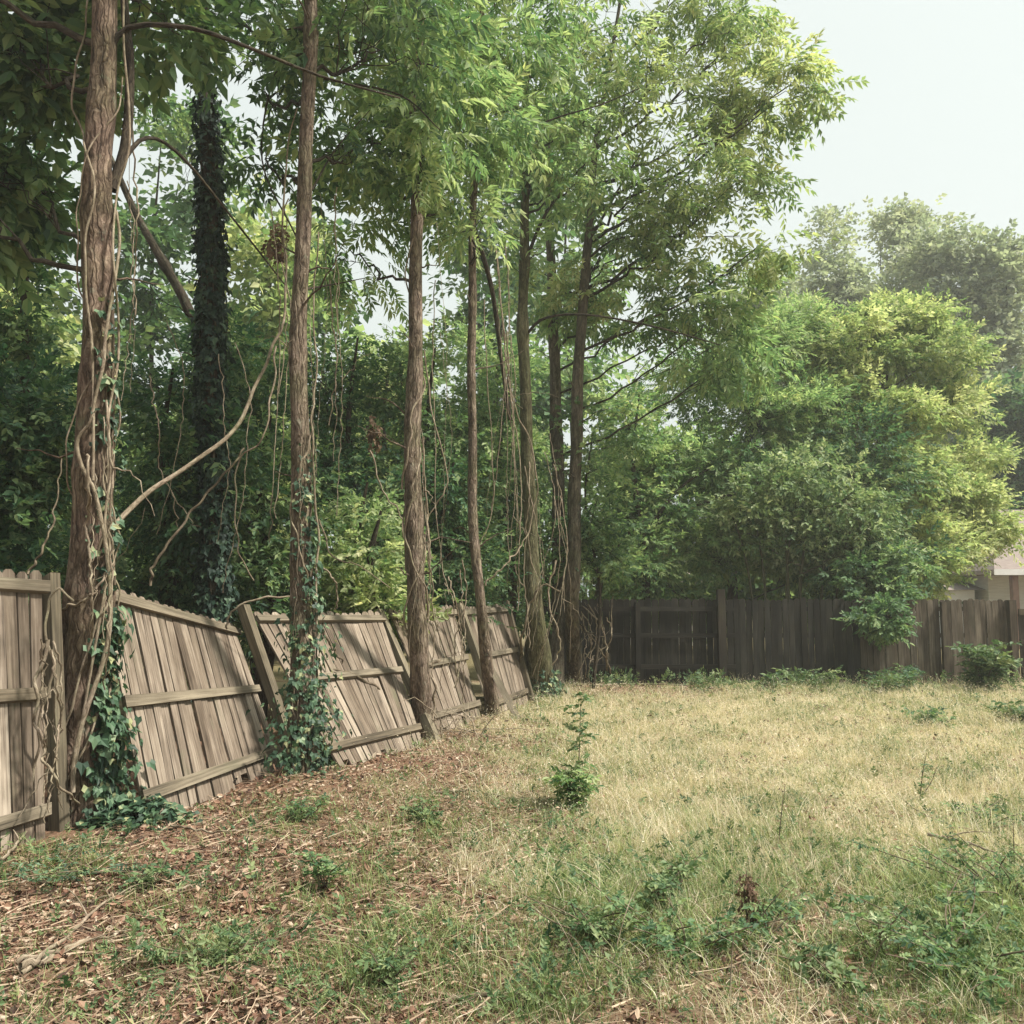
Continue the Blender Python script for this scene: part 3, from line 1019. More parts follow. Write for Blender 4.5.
T6 = tree('tree', 'rightmost tall tree, slim trunk under the big yellow-green crown against the sky', 'tree',
          [Gp(574, 684)] + [W(x, y, Y6) for x, y in ((573, 600), (574, 500), (578, 400), (583, 300), (590, 210), (600, 120), (615, 30), (630, -100))],
          [.17, .14, .125, .112, .098, .082, .05, .035, .02],
          [lobe(650, 90, 16, 62, 7), lobe(715, 60, 16, 62, 9), lobe(765, 110, 16, 44, 8), lobe(790, 85, 15.8, 28, 5), lobe(700, 160, 15.6, 50, 7), lobe(745, 185, 15.6, 38, 5),
           lobe(640, 190, 16, 48, 5), lobe(680, 235, 15.8, 42, 5), lobe(620, 20, 16, 70, 7), lobe(690, -20, 16, 80, 9), lobe(735, 10, 16.2, 34, 5),
           lobe(600, 260, 16.4, 40, 5), lobe(770, 238, 15.4, 20, 3), lobe(640, -120, 16, 130, 8), lobe(715, 120, 17, 60, 5)],
          'yellow', 'bark_drab', 16, PINN_S, .42, .28, 20, sides=16, droop=.4, flare=.15, limb_r=.04, group=FT,
          extra=[([W(590, 240, Y6), W(630, 170, 16.2), W(668, 115, 16.1)], .03, .01),
                 ([W(586, 260, Y6), W(620, 238, 16.1), W(690, 237, 16), W(740, 236, 15.8)], .022, .007)])
Y7 = 17.2
T7 = tree('tree', 'dark straight trunk standing between the mossy trunk and the slim right trunk', 'tree',
          [Gp(556, 688)] + [W(x, y, Y7) for x, y in ((558, 600), (558, 480), (556, 400), (551, 280), (549, 180), (548, 60))],
          [.16, .14, .13, .12, .10, .075, .04],
          [lobe(610, 300, 17, 44, 7), lobe(660, 300, 16.6, 40, 7), lobe(700, 330, 16.4, 42, 8), lobe(740, 350, 16.4, 34, 6), lobe(640, 245, 17, 34, 5), lobe(575, 130, 17.4, 46, 6), lobe(720, 295, 16.4, 28, 4)],
          'fresh', 'bark_drab', 17, PINN_S, .46, .30, 18, sides=16, droop=.3, flare=.15, group=FT)

# dark leaning limb and ivy column behind the fence
T8 = tree('ivy_covered_tree', 'tall dark trunk completely sleeved in ivy behind the fence', 'tree',
          [np.array([W(214, 600, 11)[0], 11, 0])] + [W(x, y, 11) for x, y in ((214, 560), (212, 400), (210, 250), (206, 100), (204, -60))],
          [.13, .125, .12, .11, .10, .06],
          [lobe(205, -60, 11, 60, 8)], 'deep', 'bark_dark', 18, SPRIG_W, .34, .3, 14)
T9 = tree('leaning_tree', 'dark bare trunk leaning to the upper left behind the thick trunk', 'tree',
          [np.array([W(262, 600, 15)[0], 15, 0])] + [W(x, y, 15) for x, y in ((240, 480), (195, 330), (165, 265), (128, 195), (80, 90))],
          [.12, .11, .10, .08, .06, .03],
          [lobe(90, 60, 15, 60, 8), lobe(150, 90, 15.5, 45, 6)], 'mid', 'bark_dark', 19, SPRIG, .3, .35, 20)

# ---- understorey and wood behind the leaning fence
UG = 'understorey trees crowding behind the fence'


def understory(name, label, px, Y, top, w, leafm, seed, templates=SPRIG, size=.3, ncl=46, nspray=30, cr=.42, base_py=600, bark='bark_dark', minz=.9, group=UG, squash=1.0, lean=0):
    tk = .35 if Y == 16.8 else 1.0
    x = W(px, 600, Y)[0]
    zt = W(px, top, Y)[2]
    rw = px_r(w, Y)
    lob = []
    r = np.random.default_rng(seed + 900)
    nl = 5
    for k in range(nl):
        f = k / (nl - 1)
        z = .9 + (zt - 1.5) * (0.12 + .8 * f)
        wd = rw * (1.0 - .45 * f ** 2) * .55
        lob.append((np.array([x + r.uniform(-.5, .5) * rw + lean * f, Y + r.uniform(-.4, .5) * rw * .6, z]), (wd, wd * .8, (zt - 1) / nl * .75 * squash), ncl // nl))
    return tree(name, label, 'tree', [np.array([x, Y, 0]), np.array([x + .15, Y, zt * .35]), np.array([x - .1 + lean * .6, Y + .1, zt * .7]), np.array([x + .05 + lean, Y, zt * .95])],
                [.11 * tk, .09 * tk, .06 * tk, .02], lob, leafm, bark, seed, templates, size, cr, nspray, sides=8, droop=.25, limb_r=.02, minz=minz, group=group)


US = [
    ('bright yellow-green bush, coloured to imitate a sunlit patch, low between second and third trunks', 376, 12.6, 500, 40, 'yellow', SPRIG_W, .24, 22, 20),  # added bush; yellow leaf colour imitates a sunlit patch
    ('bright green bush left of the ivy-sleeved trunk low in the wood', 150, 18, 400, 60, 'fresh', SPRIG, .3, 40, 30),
    ('yellow-green tree, coloured as if lit from above, behind the second and third trunks', 385, 20, 330, 60, 'yellow', SPRIG, .32, 44, 30),  # yellow leaf colour imitates sunlight reaching the wood
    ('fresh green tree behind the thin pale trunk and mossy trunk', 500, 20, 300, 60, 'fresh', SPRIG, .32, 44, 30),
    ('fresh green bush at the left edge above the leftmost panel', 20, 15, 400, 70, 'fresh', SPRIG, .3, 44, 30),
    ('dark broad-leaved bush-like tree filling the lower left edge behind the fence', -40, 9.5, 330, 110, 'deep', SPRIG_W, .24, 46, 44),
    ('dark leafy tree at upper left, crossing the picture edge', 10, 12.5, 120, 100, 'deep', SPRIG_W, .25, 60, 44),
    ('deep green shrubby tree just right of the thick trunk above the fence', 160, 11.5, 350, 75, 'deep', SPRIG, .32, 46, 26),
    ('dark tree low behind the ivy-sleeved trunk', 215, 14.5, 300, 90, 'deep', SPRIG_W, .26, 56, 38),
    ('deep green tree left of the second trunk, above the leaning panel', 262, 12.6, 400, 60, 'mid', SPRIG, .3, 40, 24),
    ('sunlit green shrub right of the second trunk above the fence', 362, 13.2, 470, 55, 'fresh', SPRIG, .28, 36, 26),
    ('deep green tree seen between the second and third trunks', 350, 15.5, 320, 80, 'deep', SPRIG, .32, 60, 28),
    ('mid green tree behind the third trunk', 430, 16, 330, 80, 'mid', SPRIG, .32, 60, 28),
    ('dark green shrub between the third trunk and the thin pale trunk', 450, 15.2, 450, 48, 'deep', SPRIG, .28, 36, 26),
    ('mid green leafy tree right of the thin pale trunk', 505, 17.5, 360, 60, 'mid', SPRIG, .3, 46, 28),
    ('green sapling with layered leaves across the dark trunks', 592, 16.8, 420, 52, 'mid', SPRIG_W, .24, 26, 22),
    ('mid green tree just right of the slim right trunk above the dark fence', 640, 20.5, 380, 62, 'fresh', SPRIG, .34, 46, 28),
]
for k, (lab, px, Y, top, w, lm, tp, sz, ncl, ns) in enumerate(US):
    understory('understory_tree', lab, px, Y, top, w, lm, 40 + k, tp, sz, ncl, ns, minz=2.3 if Y == 16.8 else (1.2 if Y < 18 else 1.7))
# taller trees farther back on the left, one crown each
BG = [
    ('deep green tree added to imitate the shadow gap low under the bright tree, behind the overhanging boughs', 862, 21.2, 415, 40, 'deep', SPRIG, .36),  # added tree; its deep green imitates a shadow pocket in the crown
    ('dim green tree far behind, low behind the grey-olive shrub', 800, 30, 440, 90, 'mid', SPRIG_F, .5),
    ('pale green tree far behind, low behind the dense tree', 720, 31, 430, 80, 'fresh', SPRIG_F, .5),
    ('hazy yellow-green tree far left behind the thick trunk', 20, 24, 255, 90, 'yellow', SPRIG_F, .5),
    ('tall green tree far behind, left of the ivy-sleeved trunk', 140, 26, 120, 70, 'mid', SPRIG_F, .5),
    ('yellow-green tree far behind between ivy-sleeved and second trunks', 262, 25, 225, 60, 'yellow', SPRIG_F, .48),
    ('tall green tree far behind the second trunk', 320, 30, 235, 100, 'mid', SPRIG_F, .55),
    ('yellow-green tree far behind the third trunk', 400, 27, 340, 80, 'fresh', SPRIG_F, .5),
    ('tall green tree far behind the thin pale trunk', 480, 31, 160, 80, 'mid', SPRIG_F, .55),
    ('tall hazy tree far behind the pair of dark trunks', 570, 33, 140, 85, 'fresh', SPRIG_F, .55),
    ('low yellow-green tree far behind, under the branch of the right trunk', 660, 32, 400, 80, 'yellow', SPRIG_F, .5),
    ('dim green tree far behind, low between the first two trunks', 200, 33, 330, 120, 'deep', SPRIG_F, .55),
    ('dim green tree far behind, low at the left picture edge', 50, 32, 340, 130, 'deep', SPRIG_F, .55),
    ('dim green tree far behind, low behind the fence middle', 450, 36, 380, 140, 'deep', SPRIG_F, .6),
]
for k, (lab, px, Y, top, w, lm, tp, sz) in enumerate(BG):
    understory('background_tree', lab, px, Y, top, w, lm, 80 + k, tp, sz, 60, 26, .75, minz=1.4, group='trees farther back in the wood')

# ---- right side
RT = tree('tree', 'large bright yellow-green tree with layered boughs behind the right part of the back fence', 'tree',
          [np.array([W(885, 600, 23.5)[0], 23.5, 0])] + [W(x, y, 23.5) for x, y in ((884, 560), (880, 470), (885, 380), (890, 310))],
          [.2, .18, .14, .09, .04],
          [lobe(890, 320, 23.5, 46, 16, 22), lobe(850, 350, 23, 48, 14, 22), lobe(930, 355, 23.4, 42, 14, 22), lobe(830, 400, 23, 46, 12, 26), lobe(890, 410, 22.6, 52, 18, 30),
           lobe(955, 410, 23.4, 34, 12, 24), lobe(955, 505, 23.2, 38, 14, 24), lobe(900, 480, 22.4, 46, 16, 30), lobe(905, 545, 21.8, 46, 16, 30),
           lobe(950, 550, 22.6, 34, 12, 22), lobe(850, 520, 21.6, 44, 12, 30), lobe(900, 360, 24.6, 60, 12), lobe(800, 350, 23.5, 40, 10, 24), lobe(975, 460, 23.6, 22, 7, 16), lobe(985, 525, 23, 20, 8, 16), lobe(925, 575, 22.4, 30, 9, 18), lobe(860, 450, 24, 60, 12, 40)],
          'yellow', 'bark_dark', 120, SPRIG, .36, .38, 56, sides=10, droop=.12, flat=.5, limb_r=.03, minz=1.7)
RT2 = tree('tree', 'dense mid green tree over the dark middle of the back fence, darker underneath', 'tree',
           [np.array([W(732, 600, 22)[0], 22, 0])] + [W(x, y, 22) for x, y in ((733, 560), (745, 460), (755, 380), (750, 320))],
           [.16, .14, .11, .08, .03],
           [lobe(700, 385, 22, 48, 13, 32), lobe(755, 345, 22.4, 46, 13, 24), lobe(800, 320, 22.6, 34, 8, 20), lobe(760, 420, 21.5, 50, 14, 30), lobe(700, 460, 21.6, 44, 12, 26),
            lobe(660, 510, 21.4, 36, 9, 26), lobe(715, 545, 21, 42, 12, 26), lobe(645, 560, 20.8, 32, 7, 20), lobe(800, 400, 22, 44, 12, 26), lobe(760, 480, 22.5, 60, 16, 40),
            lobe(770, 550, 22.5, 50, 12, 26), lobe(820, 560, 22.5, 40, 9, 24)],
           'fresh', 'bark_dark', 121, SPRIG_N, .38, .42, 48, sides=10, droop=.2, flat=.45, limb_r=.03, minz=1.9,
           extra=[([np.array([W(590, 600, 20.4)[0], 20.4, .3]), W(606, 560, 20.3), W(655, 520, 20.6), W(720, 498, 21), W(770, 488, 21)], .09, .03),
                  ([W(650, 525, 20.5), W(690, 480, 20.8), W(760, 445, 21)], .05, .015)])
RT3 = tree('shrub', 'grey-olive shrub with many thin stems peeking over the dark back fence', 'shrub',
           [np.array([W(800, 600, 20.2)[0], 20.2, 0])] + [W(x, y, 20.2) for x, y in ((800, 590), (805, 540), (808, 490))],
           [.05, .045, .035, .01],
           [lobe(775, 500, 20.2, 32, 12, 24), lobe(835, 505, 20.2, 38, 14, 26), lobe(800, 475, 20.4, 34, 10, 16), lobe(745, 530, 20.3, 28, 8, 22), lobe(865, 540, 20.0, 28, 8, 26), lobe(810, 545, 20.6, 36, 7, 20)],
           'olive', 'bark_moss', 122, SPRIG, .34, .46, 32, sides=8, droop=.1, minz=1.9,
           extra=[([np.array([W(px, 600, 20.2)[0], 20.2, 0]), W(px + d, 560, 20.2), W(px + d * 2.4, 500, 20.2)], .04, .012) for px, d in ((770, -8), (782, 6), (790, -3), (815, 9), (826, 16), (760, -14))])
OV = tree('overhanging_bush', 'blue-green leafy boughs spilling over the top of the back fence', 'bush',
          [np.array([W(872, 600, 19.4)[0], 19.4, 0]), W(872, 592, 19.3), W(876, 560, 19.1)], [.04, .035, .02],
          [lobe(878, 590, 18.9, 26, 8, 16), lobe(884, 618, 18.15, 20, 9, 16), lobe(855, 575, 19.3, 26, 6, 16), lobe(903, 570, 19.4, 26, 6, 20)],
          'mid', 'bark_dark', 123, SPRIG_W, .24, .19, 34, sides=7, droop=.35, flat=.4)
FG = 'hazy trees beyond the neighbouring houses'
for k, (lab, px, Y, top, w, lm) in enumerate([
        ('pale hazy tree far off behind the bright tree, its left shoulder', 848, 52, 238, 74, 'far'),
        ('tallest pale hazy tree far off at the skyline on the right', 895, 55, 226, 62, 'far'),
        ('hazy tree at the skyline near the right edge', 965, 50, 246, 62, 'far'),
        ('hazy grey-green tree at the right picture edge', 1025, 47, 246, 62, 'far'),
        ('dark tree above the house roof at the right edge', 1018, 40, 385, 46, 'deep'),
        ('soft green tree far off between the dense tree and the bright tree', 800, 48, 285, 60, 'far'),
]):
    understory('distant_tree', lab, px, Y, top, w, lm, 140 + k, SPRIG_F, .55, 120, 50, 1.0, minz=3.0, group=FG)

# off-frame neighbours that complete the wood overhead and to the sides
understory('understory_tree', 'dense tree just outside the frame at left, its leaves entering the edge', -190, 8, 60, 130, 'deep', 200, SPRIG_W, .36, 50, 22, minz=1.2)


# ------------------------------------------------------------------ ivy
def ivy_on(label, TP, rad, z0, z1, n, seed, spread=.06, ang=None, size=.07, ground=None, ng=0, thick=None, name='ivy', stems=6, mat='ivy'):
    rng = np.random.default_rng(seed)
    root = thing(name, label, 'ivy', tuple(np.array([TP[0][0], TP[0][1] - rad[0], 0])), 'ivy on the tree trunks')
    z = z0 + (z1 - z0) * rng.beta(1.0, 1.5, n)
    cx, cy = np.interp(z, TP[:, 2], TP[:, 0]), np.interp(z, TP[:, 2], TP[:, 1])
    r = np.interp(z, TP[:, 2], rad)
    th = rng.uniform(0, 2 * PI, n) if ang is None else rng.normal(ang[0], ang[1], n)
    tk = spread * (1 + (thick or 0) * np.clip(1 - (z - z0) / (z1 - z0), 0, 1) ** 2)
    rr = r + np.abs(rng.normal(0, 1, n)) * tk * (1 + .8 * wob(th * 1.5, z * 2.2, 1.6, seed)) + .01
    kp_ = wob(th * 2.0, z * 2.6, 1.3, seed * .7) > rng.uniform(-.75, .05, n)      # gaps in the cover
    z, cx, cy, rr, th = z[kp_], cx[kp_], cy[kp_], rr[kp_], th[kp_]
    n = len(z)
    pos = np.stack([cx + rr * np.cos(th), cy + rr * np.sin(th), z], 1)
    out = np.stack([np.cos(th), np.sin(th), 0 * th], 1)
    d = unit(-UPV * 1.0 + out * .35 + rng.normal(0, .5, (n, 3)))
    nr = unit(out + UPV * .5 + rng.normal(0, .35, (n, 3)))
    packs = [place(IVY, pos, d, nr, size * rng.uniform(.35, 1.45, n), rng, rng.uniform(0, 1, n) ** 1.2)]
    if ng:
        gxx, gyy, grx, gry = ground
        a, q = rng.uniform(0, 2 * PI, ng), np.sqrt(rng.uniform(0, 1, ng)) * (1 + .25 * rng.normal(0, 1, ng))
        X, Y = gxx + grx * q * np.cos(a), gyy + gry * q * np.sin(a)
        h = gz(X, Y) + rng.uniform(.01, .22, ng) * np.clip(1.3 - q, .1, 1)
        pos = np.stack([X, Y, h], 1)
        d = unit(rng.normal(0, 1, (ng, 3)) * [1, 1, .3] - UPV * .2)
        nr = unit(UPV + rng.normal(0, .4, (ng, 3)) + np.array([0, -.4, 0]))
        packs.append(place(IVY, pos, d, nr, size * rng.uniform(.6, 1.25, ng), rng, rng.uniform(0, 1, ng) ** 1.4))
    g = Geo()
    for k in range(stems):
        a0 = rng.uniform(-2.6, -.4) if ang is None else rng.normal(ang[0], ang[1] * .7)
        zz = np.linspace(z0, z1 * rng.uniform(.6, 1), 26)
        aa = a0 + .35 * np.sin(zz * 1.7 + k) + np.cumsum(rng.normal(0, .06, 26))
        r_ = np.interp(zz, TP[:, 2], rad) + .012
        P = np.stack([np.interp(zz, TP[:, 2], TP[:, 0]) + r_ * np.cos(aa), np.interp(zz, TP[:, 2], TP[:, 1]) + r_ * np.sin(aa), zz], 1)
        tube(g, P, np.linspace(.011, .004, 26), 5)
    g.obj('stem', M['vine_dark'], root, True)
    leaves_obj('leaves', M[mat], root, packs)
    return root


gt1, gt2 = Gp(112, 822), Gp(310, 760)
ivy_on('dark glossy ivy climbing the right foot of the thickest trunk', T1[1], T1[2], 0, 1.6, 950, 301, .04, (-.12, .36), .07,
       (gt1[0]+.16, gt1[1] - .02, .40, .28), 520, 1.8, stems=8)
ivy_on('ivy mass smothering the second trunk down to the ground', T2[1], T2[2], 0, 1.7, 1050, 302, .06, (-.9, 1.2), .058,
       (gt2[0] + .02, gt2[1] - .05, .36, .3), 480, 1.8, stems=12)
ivy_on('sparse ivy leaves on the upper right side of the thickest trunk', T1[1], T1[2], 1.7, 4.2, 170, 303, .03, (-.5, .35), .07, stems=3)
ivy_on('thin ivy fringe creeping up the second trunk', T2[1], T2[2], 1.6, 3.2, 260, 304, .04, (-.5, .6), .065, stems=3)
ivy_on('heavy ivy sleeve wrapping the tall dark trunk behind the fence', T8[1], T8[2], .5, 8.5, 8000, 305, .05, None, .085, stems=3, mat='ivy_dark')
ivy_on('low ivy tuft at the base of the mossy flared trunk', T5[1], T5[2], 0, .5, 350, 306, .06, None, .08,
       (float(T5[1][0][0]), float(T5[1][0][1]) - .3, .4, .25), 200, 1, stems=3)

# ------------------------------------------------------------------ vines
vrng = np.random.default_rng(500)


def vine(label, pts, r0, r1, mat='vine', group='bare vines hanging among the trees', n=40, wig=.012, name='vine'):
    P = smooth_path(pts, n)
    P = P + vrng.normal(0, wig, P.shape) * np.array([1, .6, .6])
    P = smooth_path(P[::2], n * 2)
    g = Geo()
    tube(g, P, np.linspace(r0, r1, len(P)) * (.95 if 'thick' in (group or '') else 1.2), 7, .08, vrng.uniform(0, 9))
    o = g.obj(name, M[mat], None, True, P[0])
    return tag(o, label, 'vine', group)


def coil(TPr, z0, z1, turns, a0, lift=.02, n=10, wobb=.35):
    TP, rad = TPr[1], TPr[2]
    zz = np.linspace(z0, z1, n)
    aa = a0 + np.linspace(0, 2 * PI * turns, n) + vrng.normal(0, wobb, n)
    r = np.interp(zz, TP[:, 2], rad) * 1.06 + lift + np.abs(vrng.normal(0, .012, n))
    return np.stack([np.interp(zz, TP[:, 2], TP[:, 0]) + r * np.cos(aa), np.interp(zz, TP[:, 2], TP[:, 1]) + r * np.sin(aa), zz], 1)


def front(TPr, pts, lift=.03):
    """points given by pixel, laid on the camera-facing side of a trunk"""
    TP, rad = TPr[1], TPr[2]
    Y0 = TP[len(TP) // 3, 1]
    out = []
    for x, y in pts:
        w = W(x, y, Y0)
        cx, r = np.interp(w[2], TP[:, 2], TP[:, 0]), np.interp(w[2], TP[:, 2], rad) * 1.08
        dx = np.clip((w[0] - cx) / (r + lift), -1.6, 1.6)
        dy = (r + lift) * math.sqrt(max(0, 1 - dx * dx)) if abs(dx) < 1 else 0
        out.append(W(x, y, Y0 - dy))
    return out


VT = 'vines climbing the thick trunk'
vine('thick pale vine zigzagging up the front of the thickest trunk', front(T1, [(72, 792), (80, 735), (100, 668), (110, 600), (97, 500), (82, 445), (92, 410), (103, 370), (108, 320), (118, 250), (116, 200)]), .019, .012, group=VT)
vine('thin vine leaving the left side of the thickest trunk near the top', front(T1, [(96, 480), (90, 330), (85, 260), (95, 190), (88, 150), (78, 125), (72, 95), (80, 55), (88, 0), (90, -60)]), .011, .008, group=VT)
vine('twin vine twisting up the right side of the thickest trunk', front(T1, [(70, 800), (95, 640), (112, 560), (104, 520), (112, 470), (108, 420), (118, 330), (112, 270), (118, 200), (128, 150), (126, 60), (122, -40)]), .012, .009, group=VT)
vine('slim vine crossing the thickest trunk below the fence top', front(T1, [(62, 742), (76, 690), (90, 640), (108, 600), (117, 540), (106, 490), (100, 450)]), .01, .007, group=VT)
vine('vine loop standing off the left foot of the thickest trunk', [Gp(22, 838), W(34, 780, 6.35), W(40, 720, 6.3), W(52, 670, 6.3), (W(44, 625, 6.35)), W(56, 590, 6.4), W(75, 602, 6.4)], .012, .008, group=VT)
vine('vine sweeping from the foot of the thickest trunk to the litter', [W(48, 640, 6.25), W(36, 700, 6.2), W(42, 750, 6.2), W(60, 785, 6.15), Gp(88, 817) + [0, 0, .03]], .014, .008, group=VT)
vine('short vine across the trunk at fence-top height', front(T1, [(44, 612), (70, 606), (92, 596), (106, 575), (116, 545)]), .011, .008, group=VT)
for k, lab in enumerate(['thin vine spiralling low round the thickest trunk', 'thin vine spiralling high round the thickest trunk']):
    vine(lab, coil(T1, .3 + 2.2 * k, 3.4 + 2.6 * k, 1.1, -1.5 + k, .015), .009, .006, group=VT)

vine('long thick vine slanting up from behind the thick trunk towards the second trunk', [W(112, 528, 7.6), W(150, 490, 7.9), W(200, 458, 8.2), W(238, 425, 8.5), W(254, 390, 8.7), W(272, 350, 8.9), W(283, 320, 9.0), W(287, 270, 9.1), W(283, 215, 9.1), W(290, 150, 9.1), W(300, 95, 9.0)], .02, .006)
vine('dark vine slanting across the gloom to the fence top', [W(148, 585, 8.6), W(158, 560, 8.6), W(190, 515, 8.8), W(228, 470, 9.0), W(245, 445, 9.1)], .012, .009, 'vine_dark')
vine('thin hanging vine left of the second trunk with a hook at its foot', [W(276, 345, 9.2), W(272, 390, 9.1), W(262, 440, 9.0), W(238, 460, 9.0), (W(234, 510, 9)), W(240, 555, 9), W(256, 585, 9.1)], .008, .005)
vine('fine vine dropping straight beside the second trunk', [W(288, 200, 9.4), W(284, 260, 9.4), W(286, 330, 9.4), W(278, 400, 9.3)], .006, .005)
vine('vine bowing out left of the second trunk and back again', front(T2, [(312, 430), (300, 470), (290, 500), (296, 540), (306, 570), (318, 600)]), .009, .006)
vine('vine hugging the right side of the second trunk', front(T2, [(314, 640), (318, 540), (310, 440), (316, 380), (314, 310), (318, 220)]), .01, .006)
vine('vine curling from the second trunk over the fence', [W(312, 560, 9.5), W(330, 575, 9.5), W(338, 590, 9.6), W(334, 612, 9.7)], .009, .006)
vine('vine arching from the leaning panel top to the second trunk', [W(226, 630, 9.0), W(232, 612, 9.0), W(250, 600, 9.1), W(290, 596, 9.3), W(312, 590, 9.4)], .009, .007)
vine('thin hanging vine right of the second trunk', [W(331, 280, 10.2), W(334, 330, 10.2), W(337, 370, 10.2), W(328, 430, 10.3)], .007, .005)
vine('slack vine drooping low between second and third trunks', [W(320, 520, 11), W(332, 555, 11), W(360, 566, 11.2), W(392, 590, 11.6)], .008, .005)
vine('thin slanting vine meeting the third trunk from the left', [W(370, 450, 12), W(383, 490, 12), W(400, 515, 12.1), W(404, 535, 12.1), W(425, 560, 12.2)], .009, .006)
for k in range(4):
    vine(['thin vine coiling low on the third trunk', 'thin vine coiling midway up the third trunk', 'thin vine coiling from the fence top up the third trunk',
          'fine vine round the upper third trunk'][k], coil(T3, [.1, 1.4, .8, 3.0][k], [2.6, 4.4, 3.6, 6.2][k], [1.3, 1.4, -1.2, 1.2][k], -1 + k * 1.4, .02, 11), .012, .007)
vine('vine bulging out to the right of the third trunk', [W(424, 350, 12.2), W(432, 410, 12.1), W(447, 475, 12.1), W(440, 500, 12.1), W(428, 520, 12.1), W(430, 560, 12.1), W(424, 600, 12.1)], .009, .007)
vine('pair of fine vines hanging right of the third trunk', [W(435, 280, 12.4), W(432, 350, 12.4), W(434, 420, 12.3), W(438, 540, 12.2), W(450, 600, 12.2)], .006, .005)
vine('vine swinging out over the gap to the thin pale trunk', [W(484, 585, 13.0), W(505, 565, 13), W(522, 545, 13.2), W(533, 520, 13.3)], .011, .008)
vine('long vine trailing from the thin trunk into the far dark trunks', [W(498, 250, 13.6), W(504, 330, 13.6), W(512, 400, 13.7), W(530, 440, 14), W(537, 490, 14.1), W(528, 540, 14.2), W(538, 580, 14.3)], .011, .007)
vine('fine vine hanging just right of the thin pale trunk', [W(484, 300, 13.3), W(489, 400, 13.3), W(494, 500, 13.3), W(481, 545, 13.2), (W(478, 590, 13.1))], .007, .005)
vine('fine vine hanging left of the thin pale trunk', [W(462, 560, 12.9), W(466, 600, 12.9), W(455, 640, 12.8), W(458, 690, 12.8)], .009, .006)
vine('pale vine hooking from the third trunk foot to the panel', [W(440, 660, 11.8), W(420, 668, 11.6), W(404, 676, 11.5), W(397, 695, 11.4)], .017, .012)
vine('dark branch lying across the leaning panel to the third trunk', [W(325, 671, 10.2), W(345, 672, 10.3), W(372, 684, 10.6), W(392, 696, 11), W(424, 690, 11.6)], .014, .012, 'vine_dark')
vine('short dark stick angled across the leaning panel beside the ivy', [W(320, 625, 9.9), W(330, 645, 10), W(344, 664, 10.1)], .013, .01, 'vine_dark')
vine('dead arching cane in front of the dark back fence', [Gp(607, 680), W(607, 660, 17.6), W(605, 640, 17.5), W(598, 620, 17.4), W(580, 605, 17.4)], .018, .01)
vine('second dead cane bent low by the dark back fence', [Gp(614, 682), W(604, 655, 17.4), W(594, 640, 17.3), W(582, 625, 17.3)], .013, .008)
vine('thin mossy vine beside the mossy flared trunk', [Gp(520, 690), W(522, 640, 15.0), W(532, 600, 15.0), W(545, 585, 15.0), W(560, 592, 15.1)], .02, .012, 'vine_dark')
vine('vine draped right of the mossy flared trunk', [W(556, 560, 15.2), W(548, 600, 15.2), W(560, 640, 15.2), W(552, 668, 15.2)], .014, .01, 'vine')
vine('thin stem rising out of the gloom above the left panel', [W(28, 575, 7.4), W(45, 540, 7.5), W(56, 500, 7.7), W(62, 455, 7.9)], .009, .005, 'vine_dark')

def tangle(label, cx, top, bot, Y, wpx, n, seed, r=.006, leafn=0, group='tangles of fine bare vines', mat='vine'):
    """several fine strands hanging loosely together: one tangled thing"""
    rng = np.random.default_rng(seed)
    g = Geo()
    for k in range(n):
        x = cx + rng.uniform(-wpx, wpx)
        y0, y1 = top + rng.uniform(0, .35) * (bot - top), bot - rng.uniform(0, .3) * (bot - top)
        m = 6
        ys = np.linspace(y0, y1, m)
        xs_ = x + np.cumsum(rng.normal(0, wpx * .16, m)) + wpx * .5 * np.sin(np.linspace(0, rng.uniform(1, 5), m))
        P = smooth_path([W(a, b, Y + rng.uniform(-.15, .15)) for a, b in zip(xs_, ys)], 34)
        P += rng.normal(0, .008, P.shape)
        rr = r * rng.uniform(.4, 1.5)
        tube(g, P, np.linspace(rr, rr * .6, 34), 5, 0)
        if rng.random() < .5:
            q = P[rng.integers(8, 26)]
            e = q + rng.normal(0, .3, 3) * [1, .4, 1]
            tube(g, arc(q, e, rng.uniform(-.12, .12), 9, rng, .015), np.linspace(rr * .7, rr * .3, 9), 4)
    o = g.obj('vine_tangle', M[mat], None, True, W(cx, top, Y))
    return tag(o, label, 'vine', group)


tangle('fine vine strands hanging between the thick trunk and the ivy-sleeved one', 135, 60, 420, 7.6, 14, 3, 801)
tangle('loose strands crossing the gloom above the second leaning panel', 190, 300, 600, 9.2, 40, 4, 802, .006)
tangle('fine strands hanging left of the second trunk', 272, 120, 600, 9.0, 18, 2, 803, .005)
tangle('vine strands gripping the whole length of the second trunk', 303, 200, 640, 8.6, 8, 4, 804, .007)
tangle('fine strands hanging right of the second trunk', 334, 180, 560, 9.6, 14, 3, 805, .005)
tangle('vine strands wrapping the lower third trunk to the ground', 416, 420, 720, 10.35, 10, 7, 806, .008)
tangle('fine strands dangling right of the third trunk', 438, 200, 640, 10.9, 12, 2, 807, .006)
tangle('slack strands hanging between the thin trunk and the mossy trunk', 502, 230, 620, 13.4, 16, 9, 808, .008)
tangle('dense web of vines over the mossy flared trunk and its dark neighbour', 545, 420, 690, 14.6, 22, 8, 809, .009)
tangle('loose strands low against the leaning panel left of the thin trunk', 452, 560, 715, 11.6, 14, 7, 810, .007)
tangle('pale loops at the left foot of the thickest trunk', 48, 600, 835, 6.15, 12, 5, 811, .008)
tangle('snarl of vines on the face of the thickest trunk', 97, 380, 700, 6.25, 12, 5, 812, .008)
tangle('short dry stems tangled at the foot of the slim right trunk', 588, 600, 682, 16.9, 16, 8, 813, .01)
